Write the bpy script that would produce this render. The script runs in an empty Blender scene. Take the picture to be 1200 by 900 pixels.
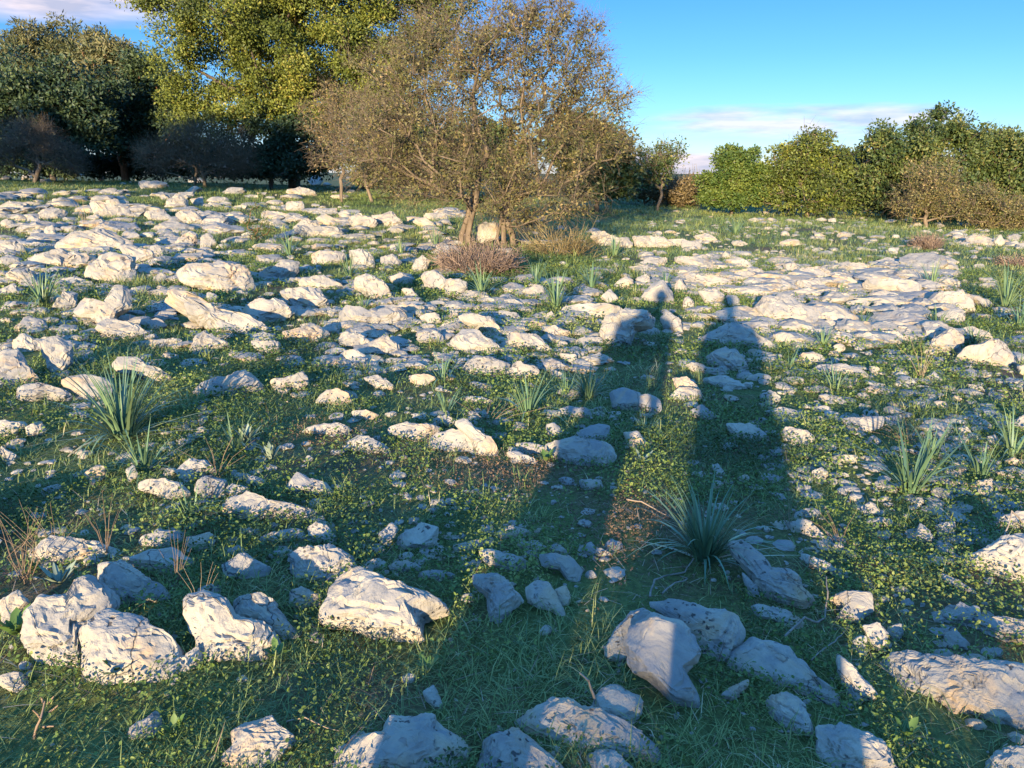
import bpy, math, random
import numpy as np
from mathutils import Vector
ROCKS = """
T 0 600
78 360 140 310 235 315 265 260 310 238 370 265 405 295 400 335 340 375 285 410 280 470 300 545 230 545 150 515 95 480 80 420|the twin boulders' left half|cream boulder with grey hollows, left half of the twin boulders at lower left
285 410 390 350 460 370 530 410 600 420 640 450 655 500 640 540 610 560 560 590 490 600 440 590 380 590 320 575 290 540 300 470|the twin boulders' right half|cream boulder with black pits on its shaded right end, right half of twin boulders
600 540 690 480 710 520 690 550 630 570||small wedge of white rock with one black hole against the twin boulders' right end
350 175 410 180 480 195 530 235 580 270 580 315 500 325 410 325 390 290 350 240|the flat faced cream block|flat faced cream block leaning behind the twin boulders at lower left
0 320 60 280 95 320 60 360 20 405 0 405||bluish split rock cut by the left edge beside the twin boulders
0 575 50 555 95 580 95 620 50 635 0 600||small white pitted rock in broad leaves at the left edge
65 520 120 560
665 315 730 290 800 315 830 370 890 385 960 395 1005 455 990 490 930 530 860 525 800 500 740 500 700 440 670 370|the prow shaped boulder|prow shaped boulder with a sharp ridge and sunlit tip among dry stems at lower left
820 290 900 280 960 290 970 340 1020 390 1065 430 1040 455 1000 450 900 390 830 370||bluish boulder with a row of black pits, joined behind the prow shaped boulder
700 270 740 250 775 260 770 295 700 300
780 180 860 140 900 170 945 195 930 220 880 235 800 220|the overhanging white rock|overhanging white rock with a dark hole and sunlit lower lip
790 155 795 125 840 118 870 140 840 155
100 140 170 100 250 85 330 95 420 130 425 165 330 165 200 175 110 160|the wide low rock behind dry stems|wide low white rock behind a row of dry stems at the left edge
470 90 560 65 635 75 630 110 560 125 480 110
660 90 740 68 760 100 750 130 700 140 660 120
430 170 530 140 600 130 680 160 680 190 600 215 500 190
1080 40 1110 28 1160 55 1195 95 1160 118 1090 95
920 85 1000 60 1060 55 1075 90 1000 105 920 100
1030 160 1080 130 1160 120 1200 125 1240 150 1245 190 1200 240 1110 235 1050 215|the smooth cream hump|smooth cream hump touching the back of the broad tilted slab
950 130 1035 170
1015 280 1060 265 1120 290 1120 320 1070 345 1020 320
460 765 545 690 565 730 560 780 510 795 460 790|the blue shaded shard|pointed blue shaded shard alone in dark leaves near the bottom left
770 850 810 820 815 765 960 715 1040 785 1010 820 930 900 860 890 780 880|the striped boulder|boulder striped by branch shadows at the bottom edge, left of centre
100 0 175 30
800 0 825 -45 870 -60 960 -36 1035 -21 1104 6 1080 24 900 21
T 400 600
0 240 50 190 130 215 220 245 300 265 370 300 390 345 330 345 285 365 285 400 310 470 220 470 160 440 90 410 40 385 -20 390 -50 370 -15 310|the broad tilted slab|broad tilted slab, cream and sunlit, undercut along its front edge
125 75 180 35 200 50 190 95 160 120 130 100
195 85 285 30 335 50 335 120 280 140 200 125|the orange faced block|blocky rock with an orange broken face, right of a smaller white one
395 115 490 100 490 120 430 145 400 135||small flat orange stone among pebbles in the centre
490 140 540 130 600 155 650 165 640 190 590 205 520 180|the bone shaped rock|bone shaped white rock right of the small orange stone
540 75 600 50 670 65 650 80 570 95
620 100 705 130
725 120 755 105 800 145 780 152 740 140
700 150 760 145 800 160 840 200 830 240 800 245 770 200 715 190|the hooked white rock|hooked white rock with its tail pointing down right, near the centre
845 125 875 105 900 120 960 145 930 155 880 160 850 145||white two lumped rock left of the reddish dry ground patch
470 220 540 208 575 240 600 275 635 305 600 345 560 385 525 385 515 300 475 260|the stepped white block|stepped white block with a sunlit top and shaded foot, right of the broad slab
655 270 690 248 730 255 750 290 780 340 775 370 740 340 690 330 660 310|the thumb shaped rock|thumb shaped rock with a sunlit rounded top in dark leaves
750 275 790 260 810 300 800 330 770 325
420 280 470 320
205 140 255 175
165 175 280 215
85 165 160 200
270 205 395 240
210 565 265 605
290 635 325 605 365 680 350 700 300 665||small pointed bluish stone alone in the dark leaves below the broad slab
855 205 900 235
695 395 740 435
0 830 60 770 140 760 180 715 240 735 310 730 330 770 400 795 425 840 400 880 300 930 0 930|the ridged bottom boulder|ridged shaded boulder at the bottom edge with a sunlit nose, left of the cracked one
620 740 680 700 760 665 800 655 850 685 920 700 990 750 1060 800 1110 860 1050 870 950 840 880 830 800 810 700 790 650 770|the cracked bottom boulder|wide shaded boulder at bottom centre with black cracks across its back
490 780 540 760 620 775 680 800 740 860 790 930 480 930||half sunlit boulder cut by the bottom edge before the cracked one
865 850 930 835 1000 860 1065 930 870 930||small smooth boulder at the bottom edge, right of the half sunlit one
T 500 520 2.353
505 570 515 510 560 450 620 455 655 490 645 550 615 600 570 610 520 590|the sunlit knob boulder|boulder knob with a sunlit left face, at the left end of the big shaded boulder
560 560 575 500 620 450 700 485 745 570 740 600 715 630 750 680 760 720 690 745 640 690 580 630 560 600|the big shaded boulder|big blue shaded boulder running down right from the sunlit knob
615 450 690 435 770 455 860 460 890 500 880 550 830 600 780 590 750 560 720 520 660 460|the smooth blue boulder|smooth rounded blue shaded boulder joined to the big shaded boulder
845 600 900 525 960 540 1010 575 1060 610 1090 660 1145 690 1140 720 1080 710 1000 680 920 660 850 640|the sloping blue boulder|long blue shaded boulder sloping down right under two bare twigs
945 710 990 685 1030 700 1070 770 1065 805 1000 800 950 750||single egg like shaded block below the sloping blue boulder
800 695 885 645 885 665 850 700 810 708
450 720 480 670 530 660 585 690 585 740 550 780 500 760 460 730||round lichen grey rock behind the cracked bottom boulder, beside an upright stick
T 800 600
480 770 580 765 650 790 700 830 760 890 770 930 490 930 480 850||shaded rounded boulder at the bottom edge, right of the egg like block
175 125 220 108 270 150 330 200 380 200 430 230 400 265 460 300 430 345 340 320 280 270 250 220 200 170|the long blue rock|long jagged blue shaded rock right of the dark strap leaved clump
210 215 260 260 270 300 230 290
250 330 330 330 430 380 400 410 330 380 270 370
425 145 480 170 560 210 550 230 480 205 430 180
525 300 600 270 665 280 665 345 590 390 520 380 560 340|the layered white rock|layered white rock with two shaded ledges, right of a curved bare stick
640 405 690 395 720 430 720 470 680 490 650 450
720 400 770 390 780 430 750 455 725 430
550 510 600 550 650 600 675 640 600 668 570 610 550 560|the white triangular rock|white triangular rock standing point up left of the big sunlit slab
710 540 740 505 830 510 920 530 1010 550 1100 540 1190 545 1230 570 1230 770 1100 740 1000 720 940 735 870 690 800 650 730 640 715 590|the big sunlit slab|big sunlit slab with a scalloped shadow along its front, at lower right
840 360 900 350 980 335 1050 345 1040 375 1100 375 1200 390 1230 400 1230 460 1130 450 1060 440 1000 410 900 400 850 385|the long cream ledge|long cream ledge behind the big sunlit slab at the right edge
920 420 960 405 1010 460 1000 485 930 480
875 480 955 515
955 495 1070 535
1050 470 1130 510
1000 150 1060 110 1130 90 1230 88 1230 260 1140 240 1060 200 1005 195|the smooth right edge boulder|smooth cream boulder cut by the right edge with a twig lying on it
810 80 835 42 895 85 880 110 815 108|the small pyramid rock|small cream pyramid rock beside a square one, at right
885 45 955 32 955 80 900 85
890 110 940 130 980 160 950 165 900 135
900 210 960 235 1030 275 1030 290 970 270 920 240
745 260 800 285
865 155 925 195
1060 930 1090 865 1150 830 1230 820 1230 930||bluish boulder in the bottom right corner
520 105 575 145
365 40 420 25 480 50 515 95 450 85 390 65
640 20 735 50
1070 50 1150 5 1230 -8 1230 45 1130 50
740 805 815 830
600 430 650 490
400 -15 490 22
T 0 300
0 340 60 340 110 390 130 430 60 450 40 465 0 460|the left edge cluster|cream boulder at the left edge, lowest of a heap of pitted lumps
50 300 80 280 150 300 155 330 60 335
160 300 200 285 245 320 250 360 230 420 190 425 165 380 150 335||tall pitted lump with a shaded foot at the right end of the left edge heap
60 450 140 445 200 455 270 490 240 515 160 490 100 510 65 490||low rock with an orange underside below the heap at the left edge
220 430 290 415 380 425 390 460 370 500 310 505 270 480 230 450||low cream rock directly behind the large strap leaved clump at left
395 375 430 360 480 365 540 400 630 425 600 440 540 435 500 410 430 400|the thin pale ridge|thin pale rock ridge just above the large strap leaved clump's tips
680 450 740 425 800 440 850 405 925 440 920 465 850 470 790 490 720 490 690 480|the crouching blue rock|bluish two lumped rock with red soil under its left foot
950 430 1000 430 1070 400 1085 430 1060 465 1010 460 970 480
1115 515 1150 470 1200 465 1239 485 1230 515 1185 525
1040 610 1100 590 1200 585 1240 600 1210 630 1120 630 1060 620
675 325 690 280 720 258 750 290 805 305 790 325 740 335 700 335|the peaked cream rock|small peaked cream rock, like a tent, alone in short green herbs
890 300 930 300 985 300 985 330 940 345 900 320
275 190 310 140 360 180 400 110 450 125 450 180 410 200 400 240 360 250 330 210 290 205|the twin peaked rock|twin peaked cream rock left of the long sloping ridge
380 225 450 230 530 270 480 290 400 280 350 255
465 300 530 300 600 290 640 300 600 310 550 325 480 315
505 230 550 215 585 245 560 255 520 245
180 180 220 125 270 130 260 170 235 190 190 185
620 25 700 20 870 25 890 90 880 120 820 130 740 100 690 95 640 75 620 50|the broad layered ledge|broad layered cream ledge above the long sloping ridge
550 130 620 110 680 150 740 190 800 200 870 220 930 260 900 270 830 270 770 265 730 230 680 200 640 170|the long sloping ridge|long knobbly cream ridge sloping down to the right at middle left
540 60 590 100
720 125 765 165
895 70 940 40 1000 15 1045 20 1040 60 980 85 910 85|the leaning cream slab|leaning cream slab with a shaded right end, right of the broad layered ledge
1055 85 1120 65 1190 90 1200 110 1140 115 1070 110
990 120 1050 108 1120 120 1160 165 1120 190 1040 170
830 205 880 165 980 150 1030 190 990 215 920 235
975 260 1030 265 1100 235 1150 270 1110 300 1060 300 1010 290
95 20 110 0 220 -20 330 0 320 30 240 45 200 30
310 70 340 0 400 -15 470 0 470 50 430 90 380 85|the stepped left outcrop|stepped cream outcrop with a shaded right flank at upper left
0 120 50 95 80 130 40 145 0 140
5 65 60 45 110 55 140 90 100 105 60 85
215 85 270 70 330 100 280 105 220 100
40 250 90 220 150 225 160 255 100 270 50 265
0 215 45 235
0 580 80 580 90 600 30 640 0 640
85 600 120 590 160 610 155 635 100 630
0 660 70 705 40 725 0 720
300 765 340 735 375 740 365 785 310 785
440 750 470 735 490 780 450 800||small yellow end stone below the large strap leaved clump
500 790 560 780 640 800 660 840 600 855 540 830 500 820
620 750 660 720 720 720 780 755 720 770 690 790 640 780|the spotted rock|white rock with dark spots, topmost of the small group below the large clump
690 790 740 765 800 790 790 845 720 850 690 820
820 760 880 790
860 775 930 810
800 800 870 850
1010 790 1040 755 1090 780 1150 790 1180 830 1130 845 1060 830 1010 820|the lone cream wedge|lone cream wedge with a rounded hump, above a row of three low rocks
1075 700 1100 725
690 600 735 630
T 400 300
20 650 60 625 120 635 165 665 175 690 100 695 40 680|the loaf rock|loaf shaped cream rock alone in green herbs left of centre
170 600 230 590 340 595 345 620 280 655 220 640 180 625
320 575 370 555 410 580 380 600 330 590
300 680 330 635 390 605 430 620 465 680 400 685 340 680|the domed centre rock|domed cream rock in the centre with an orange lower right corner
400 590 450 580 470 610 540 640 560 680 545 705 490 700 460 660 440 625
580 690 620 685 690 715 680 730 620 725 590 705
615 660 660 655 720 665 740 685 690 695 640 685
720 650 780 645 850 640 950 650 968 700 930 725 850 735 810 725 740 690|the square blue rock|square blue shaded rock at the centre, its left end still sunlit
825 615 880 590 940 595 940 640 870 650 830 640
995 620 1040 615 1075 650 1060 675 1010 675
835 785 910 785 920 810 870 825 840 810
720 590 750 580 780 620 760 635 725 625
750 540 800 530 870 540 890 570 830 570 770 560
950 480 1000 470 1050 480 1060 495 1080 480 1110 500 1115 540 1090 555 1050 545 960 530|the shaded saddle rock|blue saddle shaped rock in the left person's shadow with a pink right lobe
415 380 450 360 520 360 580 375 590 410 520 420 450 410|the low double slab|low cream slab, left of a touching pair in the middle
580 400 620 375 680 385 690 410 640 435 595 420
735 400 780 410 790 430 740 425
240 420 290 415 325 430 290 455 240 440
85 430 130 420 180 455 170 470 120 460
380 290 430 265 490 270 540 300 590 335 530 345 460 335 400 315|the scalloped cream rock|wide cream rock with a scalloped top left of the whale backed one
585 270 640 262 700 290 760 335 700 340 640 320 590 300|the whale backed rock|smooth whale backed cream rock sloping down to the right
270 290 330 260 360 280 350 305 280 300
95 300 150 280 200 310 215 345 150 345 100 320
0 330 40 325 110 370 90 380 30 370
0 265 60 270 100 300 60 320 0 310
415 215 470 205 530 225 570 260 560 285 510 260 440 235
710 255 750 245 805 265 780 290 730 285
820 300 850 285 920 290 925 310 840 312
755 300 795 325
765 340 830 345 830 380 790 375
850 355 910 342 965 365 900 375
760 180 820 170 960 168 1000 180 930 210 800 210 770 200|the flat cream bench|flat cream bench of rock running into the left person's shadow
920 270 950 210 1000 180 1060 190 1100 220 1090 245 1030 255 1010 320 950 315|the blue lichened boulder|blue lichened boulder at the chest of the left person's shadow
1040 150 1090 100 1130 90 1165 120 1165 165 1060 165|the blue head boulder|rounded blue boulder at the head of the left person's shadow
1120 215 1150 195 1190 225 1195 270 1140 260
905 140 945 118 970 150 940 165||small cream cone stone standing behind the flat cream bench
705 210 740 195 755 215 720 228
955 105 1000 70 1025 80 1020 115 970 115
1030 75 1075 65 1090 100 1060 110
45 75 90 60 140 90 175 140 150 160 90 130 55 110|the sloping cream boulder|cream boulder sloping down right, left of the brown dry bush
170 75 205 55 250 75 240 105 190 105
280 65 325 45 370 70 390 105 350 125 300 110|the knobbly cream pair|upright knobbly cream rock just below left of the brown dry bush
370 80 420 75 445 110 430 145 370 140
210 115 250 110 275 150 250 160
640 120 680 100 720 110 715 145 660 145
665 65 700 95
570 155 610 150 640 170 600 180
0 180 40 180 60 220 120 190 200 190 240 220 200 245 120 250 40 240 0 230|the cracked grey pavement|wide cracked pavement of grey white rock at middle left
100 180 220 175 290 185 270 205
275 215 330 195 360 225 320 240
375 195 415 225
555 195 620 200 640 220 580 230
350 235 390 260
450 445 500 445 530 465 480 475
410 495 500 495 550 510 480 520
0 475 50 480 60 500 10 510
40 545 90 540 135 555 100 575 50 570
T 580 300 2.857
600 410 640 405 680 440 650 465 610 440
580 470 610 440 680 450 690 475 640 485 590 480||sunlit cream rock in the gap between the two people's shadows
T 800 300
160 595 230 590 300 635 260 650 190 640|the white fish shaped rock|white fish shaped rock lying in the photographer's shadow
350 620 380 600 440 610 468 635 440 665 390 670 355 650|the half lit round rock|round rock half sunlit half blue on the photographer's shadow edge
20 540 70 525 120 560 80 575 30 560
265 485 310 470 350 495 340 515 280 510
285 545 340 530 410 545 390 565 330 570
250 570 300 588
30 290 100 255 160 235 240 250 330 300 330 320 260 330 180 310 90 310 40 300|the shaded shoulder outcrop|broad blue outcrop under the shoulders of the photographer's shadow
75 345 120 325 190 325 230 380 210 405 160 390 100 375
10 370 80 390 160 405 130 420 40 400
60 430 130 420 200 440 250 470 170 465 90 450
200 415 315 440
250 355 320 380
190 185 235 190 235 225 200 220
150 140 190 140 205 175 160 180||small blue rock at the head of the photographer's shadow
245 180 300 150 370 145 410 170 460 185 450 240 380 245 300 240 260 220|the great cream pavement|great cream slab of pavement just right of the photographer's head shadow
400 200 480 170 560 180 610 210 600 240 540 235 440 230
320 275 380 270 410 300 370 315 330 300
410 345 460 335 495 350 490 385 440 390 415 375|the grooved round rock|rounded grooved grey rock behind a spidery strap leaved clump
420 410 470 390 560 385 640 400 680 430 600 420 520 415 440 425
525 270 580 265 600 290 560 305
605 275 650 262 700 290 690 315 630 310
690 270 760 270 840 295 820 310 720 300
470 235 520 225 565 245 510 260
860 155 900 125 980 125 1030 155 1030 195 960 185 900 175|the large cream slab at right|large smooth cream slab right of the pavement, highest on the right
990 135 1050 140 1090 170 1060 185 1030 160
900 200 960 185 990 210 980 245 910 235
860 330 900 280 950 255 985 290 970 330 910 335|the rusty hollow rock|rock with a rusty hollow face left of the cream pyramid boulder
970 360 1010 320 1080 290 1130 310 1160 350 1140 385 1050 380 1000 375|the cream pyramid boulder|cream pyramid boulder behind thin red stems at the right
960 260 1020 250 1090 280 1010 300 980 290
850 425 885 405 915 435 890 445
745 410 785 430
655 385 690 395 685 420 660 415
385 310 450 335
530 305 570 340
1000 450 1040 450 1060 470 1010 475
885 510 925 508 925 540 890 530
940 490 985 510
620 470 670 455 710 475 660 485
610 480 660 505
570 570 640 565 700 560 700 590 640 620 590 600|the flaky white rock|flaky white rock patch among pebbles, right of the half lit round rock
455 525 520 550
455 560 500 585
500 710 560 700 610 705 600 725 520 725||flat cream stone with a bright edge left of the spidery right clump
450 755 490 745 520 770 480 795 455 780
510 780 545 805
410 735 470 760
620 880 660 865 700 890 690 915 630 910||rounded cream stone in front of the spidery clump at the right
920 790 980 785 1010 810 940 810
1010 800 1085 785 1090 825 1030 825
1130 720 1160 703 1190 720 1160 745
1120 595 1200 560 1230 560 1230 610 1150 615
1070 635 1100 628 1115 660 1080 670
970 605 1000 600 1020 635 980 635
1175 385 1230 380 1230 420 1180 415
1070 835 1140 860
1075 880 1135 905
930 870 1020 900
665 680 730 705
100 735 125 733 155 775 120 775
30 755 85 775
195 765 235 795
370 60 480 45 530 65 500 85 400 85
180 60 260 50 280 85 200 90
530 75 590 75 630 95 540 110
640 85 760 90 840 105 835 150 800 155 750 120 650 110|the angled pavement slab|long pavement slab with a dropped right corner in the far right pavement
580 165 620 150 660 160 640 185 600 190
650 175 690 165 720 185 680 205
720 185 780 180 810 200 760 215
650 130 700 120 760 135 740 160 680 160
390 90 470 85 510 115 430 125
60 125 130 120 140 150 90 175
20 70 90 70 170 95 100 110 30 95
0 145 40 190
0 200 60 200 110 210 60 222
840 250 890 275
840 325 900 345
T 0 0
590 710 620 680 660 700 655 730 600 730|the far cream knob|small cream knob standing at the back of the left rock field
670 700 710 692 720 720 690 725
730 700 800 695 800 715 740 715
325 710 380 715 460 740 460 765 380 765 330 740|the far blue hump|smooth blue hump at the back of the left rock field
130 740 190 725 240 740 210 770 140 765
1110 765 1140 748 1180 775 1150 795
1005 715 1040 710 1060 730 1020 740
490 640 550 635 600 650 500 665
980 665 1060 660 1120 675 1080 690
1085 615 1135 650|the far pale block|small pale block in the gap under the leafy oak
500 745 570 740 600 770 530 775
610 745 690 750 730 790 660 785
0 770 50 800
100 780 140 775 165 800 120 810
155 810 185 795 205 830 170 845
180 700 220 695 225 715 190 720
370 700 420 700 430 720 380 720
70 710 150 725
920 745 1000 750 1010 770 930 765
1030 790 1120 800 1180 800 1200 820 1100 835 1040 815
T 400 0
15 760 60 750 120 780 110 800 50 800
110 755 170 750 230 780 200 800 140 785
240 770 290 765 340 790 300 800
290 755 370 750 380 775 330 780
470 790 540 785 550 830 500 850 480 830
1030 830 1100 835 1170 855 1100 870 1040 865
880 830 950 830 1020 845 1010 870 920 860
T 800 0
0 845 60 850 60 875 0 870
35 825 90 825 140 850 60 840
330 855 380 840 430 850 350 865
985 840 1040 825 1080 840 1060 865 1000 860
1140 830 1180 820 1180 850 1140 845
720 875 760 870 755 890 725 890
390 740 395 710 410 692 435 705 430 740 410 745|the far standing boulder|upright boulder with a sunlit top in front of the far right trees
T 0 195 4
250 370 330 310 480 300 600 350 600 380 470 400 380 380
570 380 620 375 700 400 720 430 700 450 630 470
0 370 60 345 120 365 130 400 60 420 0 420
0 430 60 410 105 430 80 480 0 480
830 350 890 300 920 320 910 390 840 390
940 330 980 310 1010 360 990 390 940 380
210 290 240 280 265 330 250 345 210 335
410 500 490 490 620 480 630 530 560 545 440 520
700 370 740 365 770 400 760 430 710 420
T 300 195 4
270 410 340 395 415 410 410 450 330 460 275 450
440 400 500 392 545 420 550 460 480 480 445 450
590 430 640 412 680 440 660 475 600 470
730 470 780 415 810 440 800 480 740 495
630 370 680 365 720 380 700 405 640 400
140 165 215 165 220 205 150 210
20 210 80 210 200 235 160 255 40 245
1040 270 1130 260 1130 330 1060 360 1040 330
170 280 250 245 300 270 300 310 180 305
T 650 225 4
180 190 230 185 280 210 270 240 210 235
290 215 355 210 360 255 310 255
370 210 420 203 480 215 475 250 390 260
500 225 560 220 690 240 690 260 620 260 510 250
395 340 430 310 520 310 520 340 460 355
560 300 680 310 740 330 730 365 660 350 570 320
780 290 800 278 825 295 815 312 790 312
800 320 860 302 910 320 930 355 860 360
620 400 660 392 740 400 730 430 640 430
560 430 590 405 620 440 610 475 565 475
700 470 760 460 790 480 780 520 710 510
850 375 920 360 970 370 970 410 890 415
825 230 880 228 910 240 850 255
T 900 225 4
910 235 950 205 1000 230 990 250 920 250
1060 230 1090 200 1110 230 1090 255 1065 250
1120 210 1150 195 1180 210 1170 235 1130 235
560 265 590 258 605 275 590 290 565 285
820 330 870 312 895 325 880 340 830 338
480 330 560 310 620 330 610 350 520 350
980 400 1050 400 1100 430 1010 430
990 430 1060 425 1080 450 1000 450
720 340 760 325 775 350 740 365
330 345 430 335 560 360 540 385 400 380
140 360 260 350 300 375 230 400 150 400
70 340 120 330 140 365 100 380
690 365 750 355 800 370 790 400 700 395
280 125 320 120 320 140 285 140
960 340 1010 335 1020 360 965 360
"""
R = math.radians
random.seed(7)
rng = np.random.default_rng(11)
S = bpy.context.scene
COL = S.collection

# ------------------------------------------------------------------ noise
_perm = np.random.default_rng(3).permutation(256)
_perm = np.concatenate([_perm, _perm, _perm])
_g = np.random.default_rng(4).normal(size=(256, 3)); _g /= np.linalg.norm(_g, axis=1)[:, None]
def perlin(p):
    p = np.asarray(p, float); i = np.floor(p).astype(int); f = p - i; i &= 255
    u = f * f * f * (f * (f * 6 - 15) + 10)
    def gr(a, b, c):
        h = _perm[_perm[_perm[(i[:, 0] + a) & 255] + ((i[:, 1] + b) & 255)] + ((i[:, 2] + c) & 255)]
        return (_g[h] * (f - np.array([a, b, c]))).sum(1)
    x0 = gr(0,0,0)*(1-u[:,0]) + gr(1,0,0)*u[:,0]; x1 = gr(0,1,0)*(1-u[:,0]) + gr(1,1,0)*u[:,0]
    x2 = gr(0,0,1)*(1-u[:,0]) + gr(1,0,1)*u[:,0]; x3 = gr(0,1,1)*(1-u[:,0]) + gr(1,1,1)*u[:,0]
    y0 = x0*(1-u[:,1]) + x1*u[:,1]; y1 = x2*(1-u[:,1]) + x3*u[:,1]
    return (y0*(1-u[:,2]) + y1*u[:,2]) * 1.6
def fbm(p, o=3, ridge=False):
    s = np.zeros(len(p)); a = 1.0
    for k in range(o):
        n = perlin(p * 2**k + 17.3*k)
        s += a * ((1 - 2*np.abs(n)) if ridge else n); a *= 0.5
    return s
def p2(x, y, z=0.0): return np.stack([x, y, np.full_like(x, z)], 1)

# ------------------------------------------------------------------ terrain and camera
def terrain(x, y):
    x = np.asarray(x, float).ravel(); y = np.asarray(y, float).ravel()
    cx = 55*np.tanh(x/55); cy = np.clip(y, -30, 60)
    z = 0.007*cy - 0.037*cx
    r = np.hypot(x, y)
    near = np.clip((60 - r)/20, 0, 1)
    z = z + near*(0.05*perlin(p2(x/2.3, y/2.3, 5.5)) + 0.02*perlin(p2(x/.55, y/.55, 2.5)) + 0.13*perlin(p2(x/9, y/9, 1.5))*np.clip(r/14, 0, 1))
    q = np.clip(r - 47, 0, None)
    return z - 7*(1 - np.exp(-(q/42)**2))
CAMZ, PITCH, F = 1.6, R(15.5), 900.0
cam_p = np.array([0, 0, CAMZ])
def ray(px, py):
    X = (np.asarray(px, float) - 600)/F; Y = -(np.asarray(py, float) - 450)/F
    return np.stack([X, math.cos(PITCH) + Y*math.sin(PITCH), -math.sin(PITCH) + Y*math.cos(PITCH)], -1)
def at(px, py):                      # the ground point under a pixel of the 1200 x 900 photograph
    d = ray(px, py); ts = 1.2*np.exp(np.linspace(0, math.log(70), 500))
    P = cam_p + ts[:, None]*d
    h = P[:, 2] - terrain(P[:, 0], P[:, 1])
    k = np.where(h < 0)[0]
    if not len(k): k = [len(ts) - 1]
    a, b = ts[max(k[0]-1, 0)], ts[k[0]]
    for _ in range(18):
        m = .5*(a+b); q = cam_p + m*d
        if q[2] < terrain(q[0], q[1])[0]: b = m
        else: a = m
    return cam_p + b*d
def on_plane(px, py, Y): d = ray(px, py); return cam_p + d*(Y/d[1])

# ------------------------------------------------------------------ mesh helpers
def link(o, parent=None):
    COL.objects.link(o)
    if parent: o.parent = parent
    return o
def np_mesh(name, V, faces, mat, smooth=False, tint=None, sharp=None):
    """faces: list of int arrays (N,3) or (N,4)."""
    me = bpy.data.meshes.new(name)
    V = np.asarray(V, np.float32); me.vertices.add(len(V)); me.vertices.foreach_set('co', V.ravel())
    li = np.concatenate([f.ravel() for f in faces]).astype(np.int32)
    cnt = np.concatenate([np.full(len(f), f.shape[1]) for f in faces]).astype(np.int32)
    me.loops.add(len(li)); me.loops.foreach_set('vertex_index', li)
    me.polygons.add(len(cnt)); me.polygons.foreach_set('loop_start', np.concatenate([[0], np.cumsum(cnt)[:-1]]).astype(np.int32))
    me.polygons.foreach_set('use_smooth', np.full(len(cnt), smooth))
    me.update(calc_edges=True)
    if sharp: me.set_sharp_from_angle(angle=R(sharp))
    if tint is not None:
        a = me.attributes.new('tint', 'FLOAT', 'POINT'); a.data.foreach_set('value', np.asarray(tint, np.float32))
    if mat: me.materials.append(mat)
    return me
def obj(name, me, parent=None, loc=None):
    o = bpy.data.objects.new(name, me); link(o, parent)
    if loc is not None: o.location = loc
    return o
def tag(o, label=None, cat=None, group=None, kind=None):
    if label: o['label'] = label
    if cat: o['category'] = cat
    if group: o['group'] = group
    if kind: o['kind'] = kind
    return o
def empty(name, loc, label, cat, group=None):
    o = bpy.data.objects.new(name, None); link(o); o.location = loc
    return tag(o, label, cat, group)
def unit(v): return v/np.maximum(np.linalg.norm(v, axis=-1, keepdims=True), 1e-9)
def rand_dirs(n): return unit(rng.normal(size=(n, 3)))
def tubes(P0, P1, R0, R1, k=5):
    P0, P1 = np.asarray(P0, float), np.asarray(P1, float); n = len(P0)
    d = unit(P1 - P0); ref = np.where(np.abs(d[:, 2:3]) < .9, [[0, 0, 1.]], [[1., 0, 0]])
    a = unit(np.cross(d, ref)); b = np.cross(d, a)
    th = np.arange(k)*2*math.pi/k
    ring = a[:, None]*np.cos(th)[None, :, None] + b[:, None]*np.sin(th)[None, :, None]
    e = (P1 - P0)*0.03
    V = np.concatenate([(P0-e)[:, None] + ring*np.asarray(R0)[:, None, None], (P1+e)[:, None] + ring*np.asarray(R1)[:, None, None]], 1).reshape(-1, 3)
    base = (np.arange(n)*2*k)[:, None]; i = np.arange(k); j = (i+1) % k
    Fq = np.stack([base+i, base+j, base+k+j, base+k+i], -1).reshape(-1, 4)
    return V, Fq
def leaves(C, A, N, L, W, fold=.12):
    """diamond leaves at C, axis A, normal N"""
    Sd = unit(np.cross(A, N)); N = np.cross(Sd, A); L = np.asarray(L)[:, None]; W = np.asarray(W)[:, None]
    V = np.stack([C, C + A*L*.45 + Sd*W*.5 + N*W*fold, C + A*L, C + A*L*.45 - Sd*W*.5 + N*W*fold], 1).reshape(-1, 3)
    return V, np.arange(len(V)).reshape(-1, 4)
def ovals(C, A, N, L, W, cup=.15):
    """rounder six sided leaves (two quads folded on the midrib)"""
    Sd = unit(np.cross(A, N)); N = np.cross(Sd, A); L = np.asarray(L)[:, None]; W = np.asarray(W)[:, None]
    V = np.stack([C, C + A*L*.35 + Sd*W*.5 + N*W*cup, C + A*L*.75 + Sd*W*.42 + N*W*cup, C + A*L,
                  C + A*L*.75 - Sd*W*.42 + N*W*cup, C + A*L*.35 - Sd*W*.5 + N*W*cup], 1).reshape(-1, 3)
    b = (np.arange(len(C))*6)[:, None]
    return V, np.concatenate([b + [0, 1, 2, 3], b + [0, 3, 4, 5]])
def strips(C, D, Up, L, W, bend, K=3):
    """blades from C: start direction D, bending towards -Up by angle bend; K segments"""
    n = len(C); H = unit(D - Up*(D*Up).sum(1, keepdims=True)); Sd = np.cross(H, Up)
    e0 = np.arcsin(np.clip((D*Up).sum(1), -1, 1)); P = C.copy(); rows = []
    for k in range(K+1):
        t = k/K; w = W*(1 - t**1.6)*.5 + W*.03
        if k == 0: w = W*.38
        rows.append(P + Sd*w[:, None]); rows.append(P - Sd*w[:, None])
        e = e0 - bend*((k+.5)/K)
        P = P + (H*np.cos(e)[:, None] + Up*np.sin(e)[:, None])*(L/K)[:, None]
    V = np.stack(rows, 1).reshape(-1, 3); m = 2*(K+1); b = (np.arange(n)*m)[:, None]
    Fq = np.concatenate([b + [2*k, 2*k+1, 2*k+3, 2*k+2] for k in range(K)])
    return V, Fq
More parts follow.
